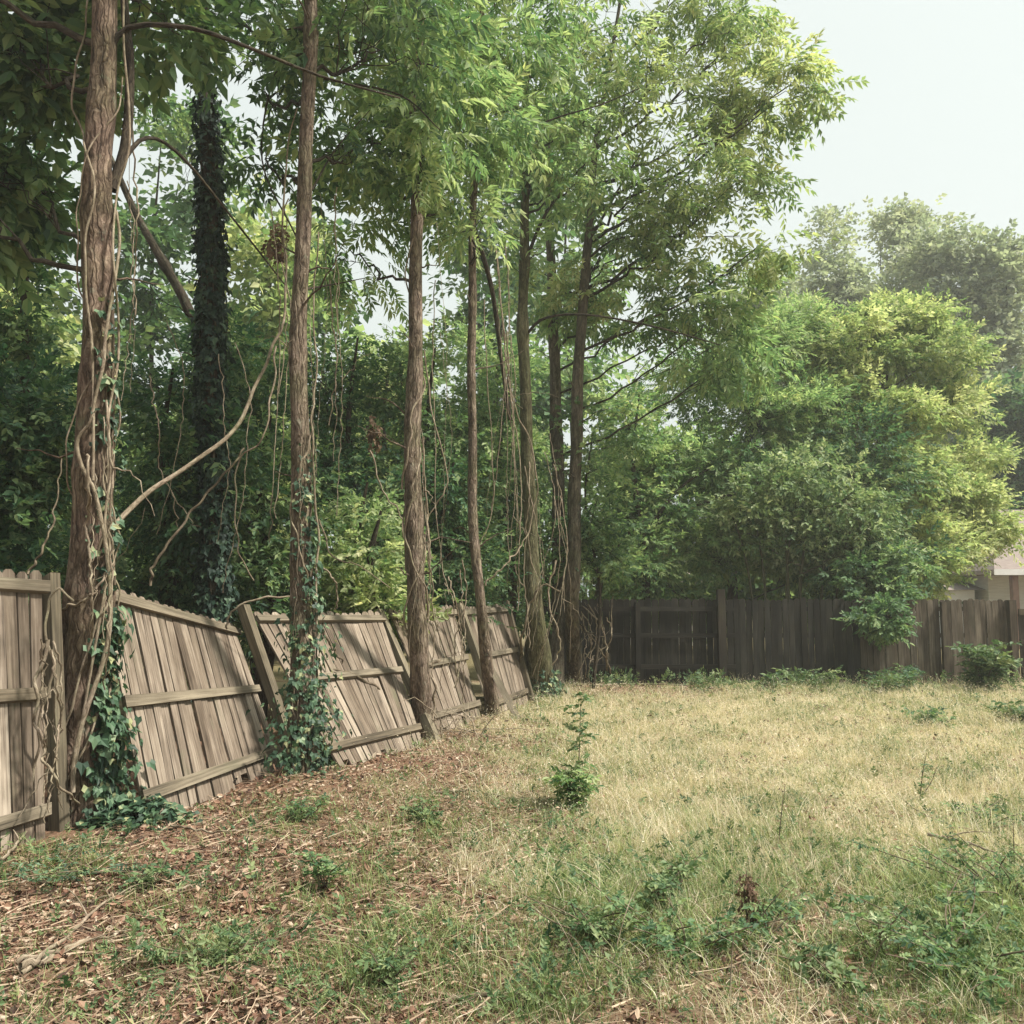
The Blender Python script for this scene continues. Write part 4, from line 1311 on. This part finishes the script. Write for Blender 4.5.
# brush pile at the third trunk's foot
rng = np.random.default_rng(820)
g = Geo()
c0 = Gp(438, 738)
for k in range(46):
    a = c0 + np.append(rng.normal(0, 1, 2) * [.25, .2], rng.uniform(.0, .3))
    e = a + np.append(rng.normal(0, .35, 2), rng.normal(-.05, .16))
    e[2] = max(e[2], .02)
    tube(g, arc(a, e, rng.uniform(-.05, .12), 8, rng, .012), np.linspace(rng.uniform(.003, .009), .002, 8), 4)
tag(g.obj('brush_pile', M['vine'], None, True, c0), 'heap of dry vine stems at the foot of the third trunk', 'brush pile')


# withered leaf clusters hanging
for lab, px, py, Y in (('withered brown leaf bunch hanging left of the second trunk', 276, 235, 9.6), ('withered brown leaf bunch hanging left of the third trunk', 374, 432, 12.8)):
    n = 26
    r = np.random.default_rng(int(px))
    c = W(px, py, Y)
    pos = c + r.normal(0, 1, (n, 3)) * [.05, .05, .11]
    pk = place(SPRIG_W[:2], pos, unit(r.normal(0, .4, (n, 3)) - UPV), unit(r.normal(0, 1, (n, 3))), r.uniform(.12, .2, n), r, r.uniform(0, 1, n))
    tag(leaves_obj('dead_leaves', M['dead'], None, [pk], c), lab, 'dead leaves', 'withered leaf bunches in the trees')


# ------------------------------------------------------------------ houses
def box(g, x0, x1, y0, y1, z0, z1):
    c = [(x, y, z) for z in (z0, z1) for y in (y0, y1) for x in (x0, x1)]
    g.add(c, [[0, 1, 5, 4], [3, 2, 6, 7], [2, 0, 4, 6], [1, 3, 7, 5], [4, 5, 7, 6], [2, 3, 1, 0]])


YH = 33.0
hx = W(1004, 600, YH)[0]
house = thing('house', 'pale single-storey house with pinkish shingle roof at the right edge', 'house', (hx + 6, YH + 4, 0))
zw = W(992, 574, YH)[2]
g = Geo()
box(g, hx + .3, hx + 13, YH + 1.6, YH + 9, 0, zw)
g.obj('wall', M['siding'], house)
g = Geo()
ze, zr = zw, zw + 2.7
x0, x1, y0, y1 = hx - .5, hx + 13.6, YH - .4, YH + 9.6
ym = (y0 + y1) / 2
roof_v = [(x0, y0, ze), (x1, y0, ze), (x1, y1, ze), (x0, y1, ze), (x0 + 2.6, ym, zr), (x1 - 2.6, ym, zr),
          (x0, ym, ze), (x1, ym, ze)]
top = [(a, b, c_ + .15) for a, b, c_ in roof_v]
g = Geo()
g.add(top + roof_v[:4], [[0, 1, 5, 4], [2, 3, 4, 5], [3, 6, 0, 4], [1, 7, 2, 5], [8, 9, 1, 0], [9, 10, 2, 1], [10, 11, 3, 2], [11, 8, 0, 3], [11, 10, 9, 8]])
g.obj('roof', M['shingle'], house)
g = Geo()
box(g, x0 - .03, x1 + .03, y0 - .04, y0 - .004, ze - .05, ze + .16)
g.obj('fascia', M['trim'], house)
for xp in (W(1015, 600, YH)[0], W(1015, 600, YH)[0] + 3.4):
    g = Geo()
    box(g, xp - .11, xp + .11, YH - .1, YH + .12, 0, ze - .06)
    g.obj('porch_post', M['brown_paint'], house)
g = Geo()
box(g, hx + 2.2, hx + 3.4, YH + 1.55, YH + 1.594, .9, 2.1)
wn = g.obj('window', M['trim'], house)
g = Geo()
box(g, hx + 2.28, hx + 3.32, YH + 1.53, YH + 1.547, .98, 2.02)
g.obj('door', M['brown_paint'], house) if False else g.obj('pane', M['glass'], wn, loc=np.array(house.location))

shed = thing('shed', 'low cream building glimpsed through the leaves above the dark fence', 'shed', (W(690, 600, 36)[0], 38, 0))
xa, xb = W(630, 600, 36)[0], W(708, 600, 36)[0]
g = Geo()
box(g, xa, xb, 36, 40, 0, W(690, 584, 36)[2])
g.obj('wall', M['siding'], shed)
g = Geo()
zt = W(690, 584, 36)[2]
g.add([(xa - .3, 35.7, zt), (xb + .3, 35.7, zt), (xb + .3, 40.3, zt), (xa - .3, 40.3, zt), (xa - .3, 38, zt + 1.0), (xb + .3, 38, zt + 1.0),
       (xa - .3, 38, zt + .001), (xb + .3, 38, zt + .001)], [[0, 1, 5, 4], [2, 3, 4, 5], [3, 6, 0, 4], [1, 7, 2, 5], [3, 2, 1, 0]])
g.obj('roof', M['shingle'], shed)
gar = thing('garage', 'white low building glimpsed above the pale boards of the back fence', 'garage', (W(925, 600, 34)[0], 37, 0))
xa, xb = W(905, 600, 35)[0], W(975, 600, 35)[0]
zt = W(900, 590, 35)[2]
g = Geo()
box(g, xa, xb, 35, 40, 0, zt)
g.obj('wall', M['trim'], gar)
g = Geo()
g.add([(xa - .3, 34.7, zt), (xb + .3, 34.7, zt), (xb + .3, 40.3, zt), (xa - .3, 40.3, zt), (xa - .3, 37.5, zt + .6), (xb + .3, 37.5, zt + .6),
       (xa - .3, 37.5, zt + .001), (xb + .3, 37.5, zt + .001)], [[0, 1, 5, 4], [2, 3, 4, 5], [3, 6, 0, 4], [1, 7, 2, 5], [3, 2, 1, 0]])
g.obj('roof', M['shingle'], gar)


# ------------------------------------------------------------------ ground cover (stuff)
def wedge(rng, n, y0=2.3, y1=18.5, power=1.0):
    """points over the yard, denser near the viewer"""
    u = rng.uniform(0, 1, n)
    Y = y0 * (y1 / y0) ** (u ** power)
    X = rng.uniform(-.66, .68, n) * (Y + 1.0)
    return X, Y


def fenceside(X, Y):
    """True on the yard side of the leaning fence"""
    fx = np.interp(Y, [2, 5.8, 6.9, 8.6, 10.7, 13, 15.2, 18.6], [-4.6, -3.4, -2.74, -2.2, -1.05, -.35, .25, .6])
    return X > fx + .05


def blades(name, label, N, seed, maskf, hmin, hmax, wid, bend, mat, tuft=1, sprd=.03, kind='stuff', power=1.0, near=None, segs=2, vbias=0):
    rng = np.random.default_rng(seed)
    X, Y = wedge(rng, N, power=power)
    keep = (rng.uniform(0, 1, N) < maskf(X, Y)) & fenceside(X, Y)
    X, Y = X[keep], Y[keep]
    if tuft > 1:
        X, Y = np.repeat(X, tuft), np.repeat(Y, tuft)
        X = X + rng.normal(0, sprd, len(X))
        Y = Y + rng.normal(0, sprd, len(Y))
    n = len(X)
    h = rng.uniform(hmin, hmax, n) * (.75 + .35 * wob(X, Y, 2.1, 3.0))
    h = np.maximum(h, hmin * .5)
    a = rng.uniform(0, 2 * PI, n)
    bd = h * rng.uniform(.1, 1, n) * bend
    w = wid * rng.uniform(.6, 1.3, n) * np.maximum(1, np.sqrt(Y / 5.5))
    base = np.stack([X, Y, gz(X, Y) - .01], 1)
    side = np.stack([-np.sin(a + rng.normal(0, .8, n)), np.cos(a), 0 * a], 1) * w[:, None] * .5
    lean = np.stack([np.cos(a), np.sin(a), 0 * a], 1) * bd[:, None]
    rows = []
    for k in range(segs + 1):
        t = k / segs
        c_ = base + lean * t * t + UPV * (h * (t - .25 * bend * t * t))[:, None]
        ww = side * (1 - .85 * t ** 1.5)
        rows += [c_ - ww, c_ + ww]
    V = np.stack(rows, 1).reshape(-1, 3)
    k2 = 2 * (segs + 1)
    q = np.array([[2 * k, 2 * k + 1, 2 * k + 3, 2 * k + 2] for k in range(segs)])
    Q = (q[None] + (np.arange(n) * k2)[:, None, None]).reshape(-1, 4)
    val = np.clip(rng.beta(1.5, 1.5, n) + .22 * wob(X, Y, 1.6, 5.0) + .12 * wob(X, Y, 6.0, 2.0) + vbias, 0, 1)
    o = build(name, V, Q, M[mat], None, {'v': ('FACE', 'FLOAT', np.repeat(val, segs))})
    tag(o, label, 'grass', kind=kind)
    return o


mk = lambda k: (lambda X, Y: masks(X, Y)[k])
blades('dry_grass', 'fine straw-coloured dry grass covering the sunny yard', 520000, 601, lambda X, Y: np.clip(masks(X, Y)[2] * .95, 0, 1) * (.55 + .45 * sm(-.5, .3, wob(X, Y, 2.7, 8))), .04, .17, .0034, 1.5, 'straw', power=.72)
blades('dry_tufts', 'matted taller tufts of bleached and greenish grass in the yard', 26000, 605, lambda X, Y: masks(X, Y)[2] * sm(-.1, .5, wob(X, Y, 3.3, 21)), .10, .34, .0034, 1.3, 'straw', tuft=10, sprd=.035, segs=3, power=.75, vbias=-.08)
blades('seed_grass', 'taller pale seed stalks standing through the dry grass', 90000, 602, lambda X, Y: masks(X, Y)[2] * sm(.25, .7, masks(X, Y)[2]) * sm(-.4, .4, wob(X, Y, 1.7, 2)), .18, .44, .0028, .7, 'straw', power=.7, segs=3, vbias=.1)
blades('green_grass', 'green grass tufts and fine weeds in the foreground', 36000, 603, lambda X, Y: np.clip(masks(X, Y)[1] * 1.1, 0, 1) * .9, .05, .2, .0038, 1.1, 'grass', tuft=9, sprd=.04, segs=3, power=.9)
blades('long_grass', 'long pale green arching grass in the foreground and lower right', 9000, 607, lambda X, Y: np.clip(masks(X, Y)[1] * 1.2, 0, 1) * sm(.1, .5, masks(X, Y)[1]) * sm(7.5, 6.0, Y), .14, .36, .0036, 1.2, 'grass', tuft=8, sprd=.05, segs=4, power=.9, vbias=.15)
blades('thin_green_grass', 'sparse short green blades scattered among dry grass and litter', 170000, 604, lambda X, Y: (1 - .85 * masks(X, Y)[0]) * (.3 + .6 * sm(0, .6, wob(X, Y, 1.9, 9))), .03, .13, .004, .9, 'grass', power=.9)


def scatter_leaves(name, label, cat, N, seed, maskf, templ, smin, smax, mat, zlo, zhi, upn=.5, up=1.0, power=1.0, lift=0.0, vpow=1.0):
    rng = np.random.default_rng(seed)
    X, Y = wedge(rng, N, power=power)
    keep = (rng.uniform(0, 1, N) < maskf(X, Y)) & fenceside(X, Y)
    X, Y = X[keep], Y[keep]
    n = len(X)
    pos = np.stack([X, Y, gz(X, Y) + rng.uniform(zlo, zhi, n)], 1)
    d = unit(rng.normal(0, 1, (n, 3)) * [1, 1, .35] + UPV * lift)
    nr = unit(UPV * up + rng.normal(0, upn, (n, 3)))
    V, Q, f = place(templ, pos, d, nr, (smin + (smax - smin) * rng.uniform(0, 1, n) ** 1.5) * np.maximum(1, (Y / 6) ** .4), rng, rng.uniform(0, 1, n) ** vpow)
    o = build(name, V, Q, M[mat], None, {'v': ('FACE', 'FLOAT', f)})
    tag(o, label, cat, kind='stuff')
    return o


LL = [(np.array([[0, 0, .0], [.35, -.24, .12], [.7, -.18, .2], [1, 0, .05], [.7, .2, -.02], [.35, .26, .1]]), np.array([[0, 1, 2, 3], [0, 3, 4, 5]])),
      (np.array([[0, 0, .02], [.3, -.16, .0], [.7, -.12, .15], [1, .05, .2], [.7, .15, .05], [.3, .2, .12]]), np.array([[0, 1, 2, 3], [0, 3, 4, 5]])),
      (np.array([[0, 0, .0], [.3, -.3, .2], [.6, -.28, .1], [.9, 0, 0], [.6, .3, .15], [.3, .3, .0]]), np.array([[0, 1, 2, 3], [0, 3, 4, 5]]))]
scatter_leaves('leaf_litter', 'red-brown dead leaf litter carpeting the ground along the leaning fence', 'leaf litter', 170000, 611,
               lambda X, Y: np.clip(masks(X, Y)[0] * 1.0 + .06, 0, 1), LL, .010, .052, 'litter', -.005, .02, .5, power=.8, vpow=1.3)
scatter_leaves('ground_weeds', 'low broad-leaved green weeds matted in the foreground grass', 'weeds', 26000, 612,
               lambda X, Y: np.clip(masks(X, Y)[1] * 1.0, 0, 1) * .8, SPRIG_W + SPRIG + SPRIG_N, .035, .10, 'weed', .0, .06, .5, lift=.7, power=.9)
scatter_leaves('seedling_weeds', 'small scattered seedlings among the litter and straw', 'weeds', 26000, 613,
               lambda X, Y: .22 + 0 * X, SPRIG, .03, .08, 'weed', .0, .02, .5, lift=.6, power=.9)
SEED = [(np.array([[0, 0, 0], [.5, -.17, .05], [1, 0, 0], [.5, .17, .05]]), np.array([[0, 1, 2, 3]]))]
scatter_leaves('seed_heads', 'pale husks and seed heads caught in the dry grass', 'seed heads', 340000, 614,
               lambda X, Y: masks(X, Y)[2] * .9 * sm(4.5, 7.5, Y) * (1 - .8 * masks(X, Y)[1]), SEED, .009, .022, 'straw', .01, .24, .8, lift=.6, power=.6, vpow=1.3)
scatter_leaves('grass_leaf_litter', 'scattered brown leaf scraps lying between the dry grass tufts', 'leaf litter', 60000, 615,
               lambda X, Y: masks(X, Y)[2] * sm(-.1, .6, wob(X, Y, 1.4, 7)), LL, .015, .05, 'litter', 0, .05, .6, power=.75)
scatter_leaves('fence_line_weeds', 'rank green weeds and seedlings along the foot of the back fence', 'weeds', 50000, 616,
               lambda X, Y: sm(16.3, 17.6, Y + .5 * wob(X, Y, 1.3, 3)) * sm(18.6, 18.3, Y) * sm(-.1, .7, wob(X, Y, 2.1, 5)), SPRIG + SPRIG_N + SPRIG_W, .06, .16, 'weed', .02, .2, .6, lift=.9, power=.5)
scatter_leaves('yard_weeds', 'ragged ankle-high leafy weeds mixed into the near grass', 'weeds', 22000, 617,
               lambda X, Y: np.clip(masks(X, Y)[1], 0, 1) * sm(7.2, 5.6, Y) * sm(-.3, .4, wob(X, Y, 2.3, 31)), SPRIG_W + SPRIG_N + SPRIG, .04, .115, 'weed', .0, .10, .5, lift=1.0, power=.9)
scatter_leaves('bare_ground_litter', 'drifts of broken brown leaves along the foot of the leaning fence', 'leaf litter', 60000, 618,
               lambda X, Y: masks(X, Y)[0] * sm(-.1, .5, wob(X, Y, 1.2, 17)), LL, .02, .07, 'litter', .0, .035, .7, power=.8, vpow=1.2)
# twigs (uncountable small ones)
rng = np.random.default_rng(620)
X, Y = wedge(rng, 22000)
kp = (rng.uniform(0, 1, len(X)) < np.clip(masks(X, Y)[0] + .1, 0, 1)) & fenceside(X, Y)
X, Y = X[kp], Y[kp]
n = len(X)
a = rng.uniform(0, PI, n)
L = rng.uniform(.04, .28, n)
d = np.stack([np.cos(a), np.sin(a), rng.normal(0, .12, n)], 1)
sdv = np.stack([-np.sin(a), np.cos(a), 0 * a], 1)
r = rng.uniform(.0012, .004, n)[:, None]
c0 = np.stack([X, Y, gz(X, Y) + rng.uniform(.004, .03, n)], 1)
cm = c0 + d * (L * .5)[:, None] + sdv * (rng.normal(0, .06, n) * L)[:, None]
c1 = c0 + d * L[:, None]
rows = []
for cc, k in ((c0, 1), (cm, .8), (c1, .4)):
    rows += [cc + sdv * r * k, cc + UPV * r * 1.5 * k, cc - sdv * r * k]
V = np.stack(rows, 1).reshape(-1, 3)
q = np.array([[0, 1, 4, 3], [1, 2, 5, 4], [3, 4, 7, 6], [4, 5, 8, 7]])
Q = (q[None] + (np.arange(n) * 9)[:, None, None]).reshape(-1, 4)
o = build('twig_litter', V, Q, M['twig'], None, {'v': ('FACE', 'FLOAT', np.repeat(rng.uniform(0, 1, n), 4))})
tag(o, 'fine dead twigs strewn through the leaf litter', 'twigs', kind='stuff')


# ------------------------------------------------------------------ countable sticks and plants
def stick(label, pts, r0, r1, mat='vine', side=(), name='fallen_branch', lift=.02):
    P = [Gp(x, y) + [0, 0, r0 * .8 + lift] for x, y in pts]
    S = smooth_path(P, 18)
    S += vrng.normal(0, .006, S.shape)
    g = Geo()
    tube(g, S, np.linspace(r0, r1, 18), 7, .08, vrng.uniform(0, 9))
    for f, ang, L in side:
        k = int(f * 17)
        dd = unit(S[min(k + 1, 17)] - S[k - 1])
        q = np.array([dd[0] * math.cos(ang) - dd[1] * math.sin(ang), dd[0] * math.sin(ang) + dd[1] * math.cos(ang), .15])
        tube(g, arc(S[k], S[k] + q * L, .02, 6), np.linspace(r1, .002, 6), 5)
    return tag(g.obj(name, M[mat], None, True, S[0]), label, 'branch', 'fallen sticks on the litter')


stick('long pale stick rising to the right across the front left litter', [(22, 978), (70, 940), (110, 905), (150, 889)], .011, .005, side=((.5, .6, .35), (.75, -.5, .2)))
stick('forked stick below the long pale one at lower left', [(18, 968), (60, 958), (90, 946), (118, 944)], .012, .005, side=((.4, -.5, .3),))
stick('grey straight stick lying by the ivy patch at left', [(60, 912), (90, 906), (125, 897)], .009, .006, 'vine_dark')
stick('thin bowed twig in the middle of the litter', [(178, 893), (210, 887), (240, 875), (248, 870)], .007, .003, side=((.5, .7, .15),))
stick('dark thin stick beside the bare patch past the leaning panels', [(430, 797), (470, 794), (496, 799)], .011, .006, 'vine_dark')
stick('upright snapped twig at the litter heap under the leaning panel', [(236, 790), (248, 775), (262, 760)], .01, .004, side=((.5, .8, .3), (.7, -.7, .25)), lift=.08)
stick('reddish stick on the litter heap below the ivied trunk', [(250, 772), (268, 764), (285, 758)], .012, .006, side=((.5, .5, .2),), lift=.06)
stick('bent stick in the straw at bottom centre', [(440, 1010), (480, 1003), (520, 1006), (560, 1004)], .012, .006, 'vine_dark', side=((.6, .5, .15),))
stick('pale stick lying aslant among weeds at lower right', [(702, 925), (735, 945), (765, 968)], .012, .006, side=((.4, .6, .12),))
stick('grey branch with side twigs at the right edge weeds', [(930, 852), (960, 858), (1000, 872)], .012, .006, side=((.3, .9, .3), (.6, -.6, .3)), lift=.1)
stick('pale stick near the foot of the back fence', [(590, 688), (640, 686), (690, 688)], .025, .012, side=((.4, .5, .3),))
stick('broken pale stick stub at lower left', [(20, 975), (45, 968), (52, 964)], .017, .013)
stick('thin twig in the litter below the leaning panel', [(170, 830), (215, 836), (262, 834)], .009, .004, side=((.5, -.6, .2),))
stick('pale branch at the corner under the leftmost panel', [(0, 872), (20, 850), (50, 815)], .011, .007, lift=.06, side=((.5, .5, .3),))


def plant(name, label, cat, base, h, seed, templ, size, nl, stems=1, lean=(0, 0), mat='weed', stemm='vine_dark', spread=.1, r=.006, group=None, low=.0, pw=1.0, droop=.1):
    rng = np.random.default_rng(seed)
    root = thing(name, label, cat, tuple(base), group)
    g = Geo()
    pos, dr_, nm = [], [], []
    for k in range(stems):
        tip = base + np.array([lean[0] + rng.normal(0, spread), lean[1] + rng.normal(0, spread), h * rng.uniform(.6 if stems > 1 else 1, 1)])
        b_ = base + np.array([rng.normal(0, spread * .15), rng.normal(0, spread * .15), 0])
        mid = b_ * .5 + tip * .5 + np.append(rng.normal(0, spread * .25, 2), h * .05)
        P = smooth_path([b_, mid, tip], 14)
        tube(g, P, np.linspace(r, r * .35, 14), 5)
        t = (low + (1 - low) * rng.uniform(0, 1, nl) ** pw) * 13
        ii = np.clip(t.astype(int), 0, 12)
        pp = P[ii] + (P[ii + 1] - P[ii]) * (t - ii)[:, None]
        a_ = rng.uniform(0, 2 * PI, nl)
        dd = unit(np.stack([np.cos(a_), np.sin(a_), rng.uniform(-.1, .6, nl) - droop], 1))
        pos.append(pp)
        dr_.append(dd)
        nm.append(unit(UPV + rng.normal(0, .3, (nl, 3))))
    g.obj('stem', M[stemm], root, True)
    if nl:
        pos, dr_, nm = map(np.concatenate, (pos, dr_, nm))
        n = len(pos)
        leaves_obj('leaves', M[mat], root, [place(templ, pos, dr_, nm, size * rng.uniform(.6, 1.2, n), rng, rng.uniform(.1, .9, n))])
    return root


b_ = Gp(575, 808)
plant('weed_plant', 'tall pale-topped leafy weed standing alone in the dry grass, upright part', 'weed', b_ + [0.03, .1, 0], .88, 701, SPRIG_W, .13, 34, 1, (0.02, 0), 'weed', spread=.02, low=.25)
plant('weed_plant', 'dense low leafy clump at the foot of the tall pale-topped weed', 'weed', b_, .36, 702, SPRIG_W, .13, 16, 9, (0, 0), 'fresh', spread=.1)
b_ = Gp(992, 692)
plant('shrub', 'pale green bushy shrub against the back fence near the gate', 'shrub', b_ + [0, .3, 0], .95, 703, SPRIG_W, .26, 20, 16, (0, 0), 'weed', spread=.42, r=.01)
b_ = Gp(905, 690)
plant('shrub', 'small dark sprawling shrub at the foot of the brown boards', 'shrub', b_ + [0, .3, 0], .5, 704, SPRIG, .22, 16, 10, (0, 0), 'deep', spread=.4)
for k, (px, py, h, lab, st, nl, sp__, mat) in enumerate([
        (815, 690, .5, 'leggy weed in front of the darkest back boards', 6, 10, .25, 'weed'),
        (770, 690, .35, 'low pale weed right of the gate-like bay of the back fence', 5, 9, .25, 'weed'),
        (700, 692, .45, 'thin weed with sparse leaves before the railed bay of the back fence', 3, 8, .15, 'weed'),
        (880, 694, .35, 'small leafy weed under the overhanging boughs', 5, 10, .2, 'weed'),
        (930, 728, .28, 'lone leafy tuft in the dry grass before the brown boards', 6, 10, .14, 'mid'),
        (1018, 722, .3, 'leafy tuft in the dry grass at the right edge', 6, 10, .16, 'weed'),
        (980, 832, .2, 'low creeping leafy patch at right on the dry grass', 9, 10, .3, 'mid'),
        (920, 800, .42, 'thin stem with a few dark leaves standing in the dry grass at right', 2, 7, .07, 'mid'),
        (300, 818, .16, 'bright green tuft in the litter before the ivied trunk', 12, 8, .16, 'mid'),
        (425, 825, .16, 'small green weed tuft right of the litter', 8, 9, .12, 'weed'),
        (60, 880, .16, 'ivy-like green patch in the litter below the leftmost panel', 12, 8, .3, 'ivy'),
        (150, 888, .14, 'low green seedlings in the litter below the thick trunk', 8, 7, .22, 'weed'),
        (220, 960, .15, 'green weed clump at lower left with broad leaves', 12, 9, .24, 'weed'),
        (325, 890, .2, 'narrow upright green tuft between litter and grass', 5, 10, .06, 'mid'),
        (885, 958, .2, 'pale broad-leaved weed at lower right, leaves wilted silvery', 5, 5, .1, 'olive'),
        (960, 965, .26, 'dark green tangled weed clump at lower right', 16, 12, .3, 'mid'),
        (1005, 900, .3, 'dark green weed clump on the right edge', 14, 12, .28, 'mid'),
        (690, 955, .2, 'dark leafy weed clump right of the bottom centre', 12, 10, .2, 'mid'),
        (600, 940, .24, 'feathery green weed clump near bottom centre', 12, 10, .2, 'weed'),
        (660, 905, .26, 'green weed clump in the middle foreground', 12, 11, .22, 'weed'),
        (380, 985, .18, 'small green grass-like weed at the bottom edge', 8, 8, .14, 'weed'),
        (840, 985, .14, 'little green weed by bare litter at lower right', 6, 8, .14, 'weed'),
        (765, 940, .2, 'leafy weed beside the dead brown stalks', 8, 9, .14, 'mid')]):
    b_ = Gp(px, py)
    sz = .085 if b_[1] < 9 else .2
    plant('weed_plant', lab, 'weed', b_, h, 720 + k, SPRIG_W if k % 2 else SPRIG, sz, nl, st, (0, 0), mat, spread=sp__, group='weeds standing in the yard')
b_ = Gp(752, 935)
plant('dead_weed', 'dead brown stalks with shrivelled leaves in the foreground weeds', 'weed', b_, .40, 760, SPRIG_W, .055, 20, 3, (-.03, 0), 'dead', spread=.05, r=.006, low=.2, droop=.9)
b_ = Gp(778, 850)
plant('bare_stalk', 'tall thin bare stalk leaning right in the dry grass', 'weed', b_, .42, 761, SPRIG, .05, 3, 1, (.07, 0), 'dead', spread=.005, r=.0045)
b_ = Gp(1015, 872)
plant('bare_stalk', 'thin bare upright stalk at the right picture edge', 'weed', b_, .3, 762, SPRIG, .05, 2, 1, (.01, 0), 'dead', spread=.005, r=.004)
b_ = Gp(748, 880)
plant('bare_stalk', 'thin green shoot arching over the dead brown stalks', 'weed', Gp(742, 945), .3, 763, SPRIG, .05, 3, 1, (.25, 0), 'weed', spread=.005, r=.004)
# long pale bent grass stalks in the foreground
rng = np.random.default_rng(770)
for k, (x0_, y0_, x1_, y1_) in enumerate([(590, 990, 540, 900), (600, 985, 560, 930), (610, 975, 640, 880), (640, 985, 570, 965), (620, 990, 680, 950), (730, 1000, 735, 930), (560, 960, 600, 905), (870, 975, 895, 935)]):
    p0 = Gp(x0_, y0_)
    p1 = W(x1_, y1_, p0[1] + rng.uniform(-.1, .3))
    p1[2] = max(p1[2], .05)
    g = Geo()
    tube(g, arc(p0, p1, .05, 10), np.linspace(.0035, .0012, 10), 4)
    lab = ['long pale stalk arching left from the bottom centre weeds', 'pale stalk just right of the longest left-arching one', 'tall pale stalk leaning right out of the centre weeds',
           'nearly flat pale stalk pointing left', 'pale stalk leaning low to the right', 'single upright pale stalk at bottom right of centre', 'short pale stalk slanting right above the flat one',
           'pale stalk over the silvery wilted weed'][k]
    tag(g.obj('grass_stalk', M['vine'], None, True, p0), lab, 'grass stalk', 'long pale grass stalks in the foreground')

# ------------------------------------------------------------------ haze
g = Geo()
box(g, -60, 75, -12, 95, -1.0, 34)
s = NT('haze_air')
pv = s.n("VolumePrincipled")
pv.inputs['Color'].default_value = (.93, .96, .95, 1)
pv.inputs['Density'].default_value = 0.0015
pv.inputs['Anisotropy'].default_value = 0.3
s.l(pv.outputs[0], s.out.inputs['Volume'])
hz = g.obj('haze', s.m)
hz['kind'] = 'stuff'
tag(hz, 'thin pale humid haze softening the far trees', 'haze', kind='stuff')
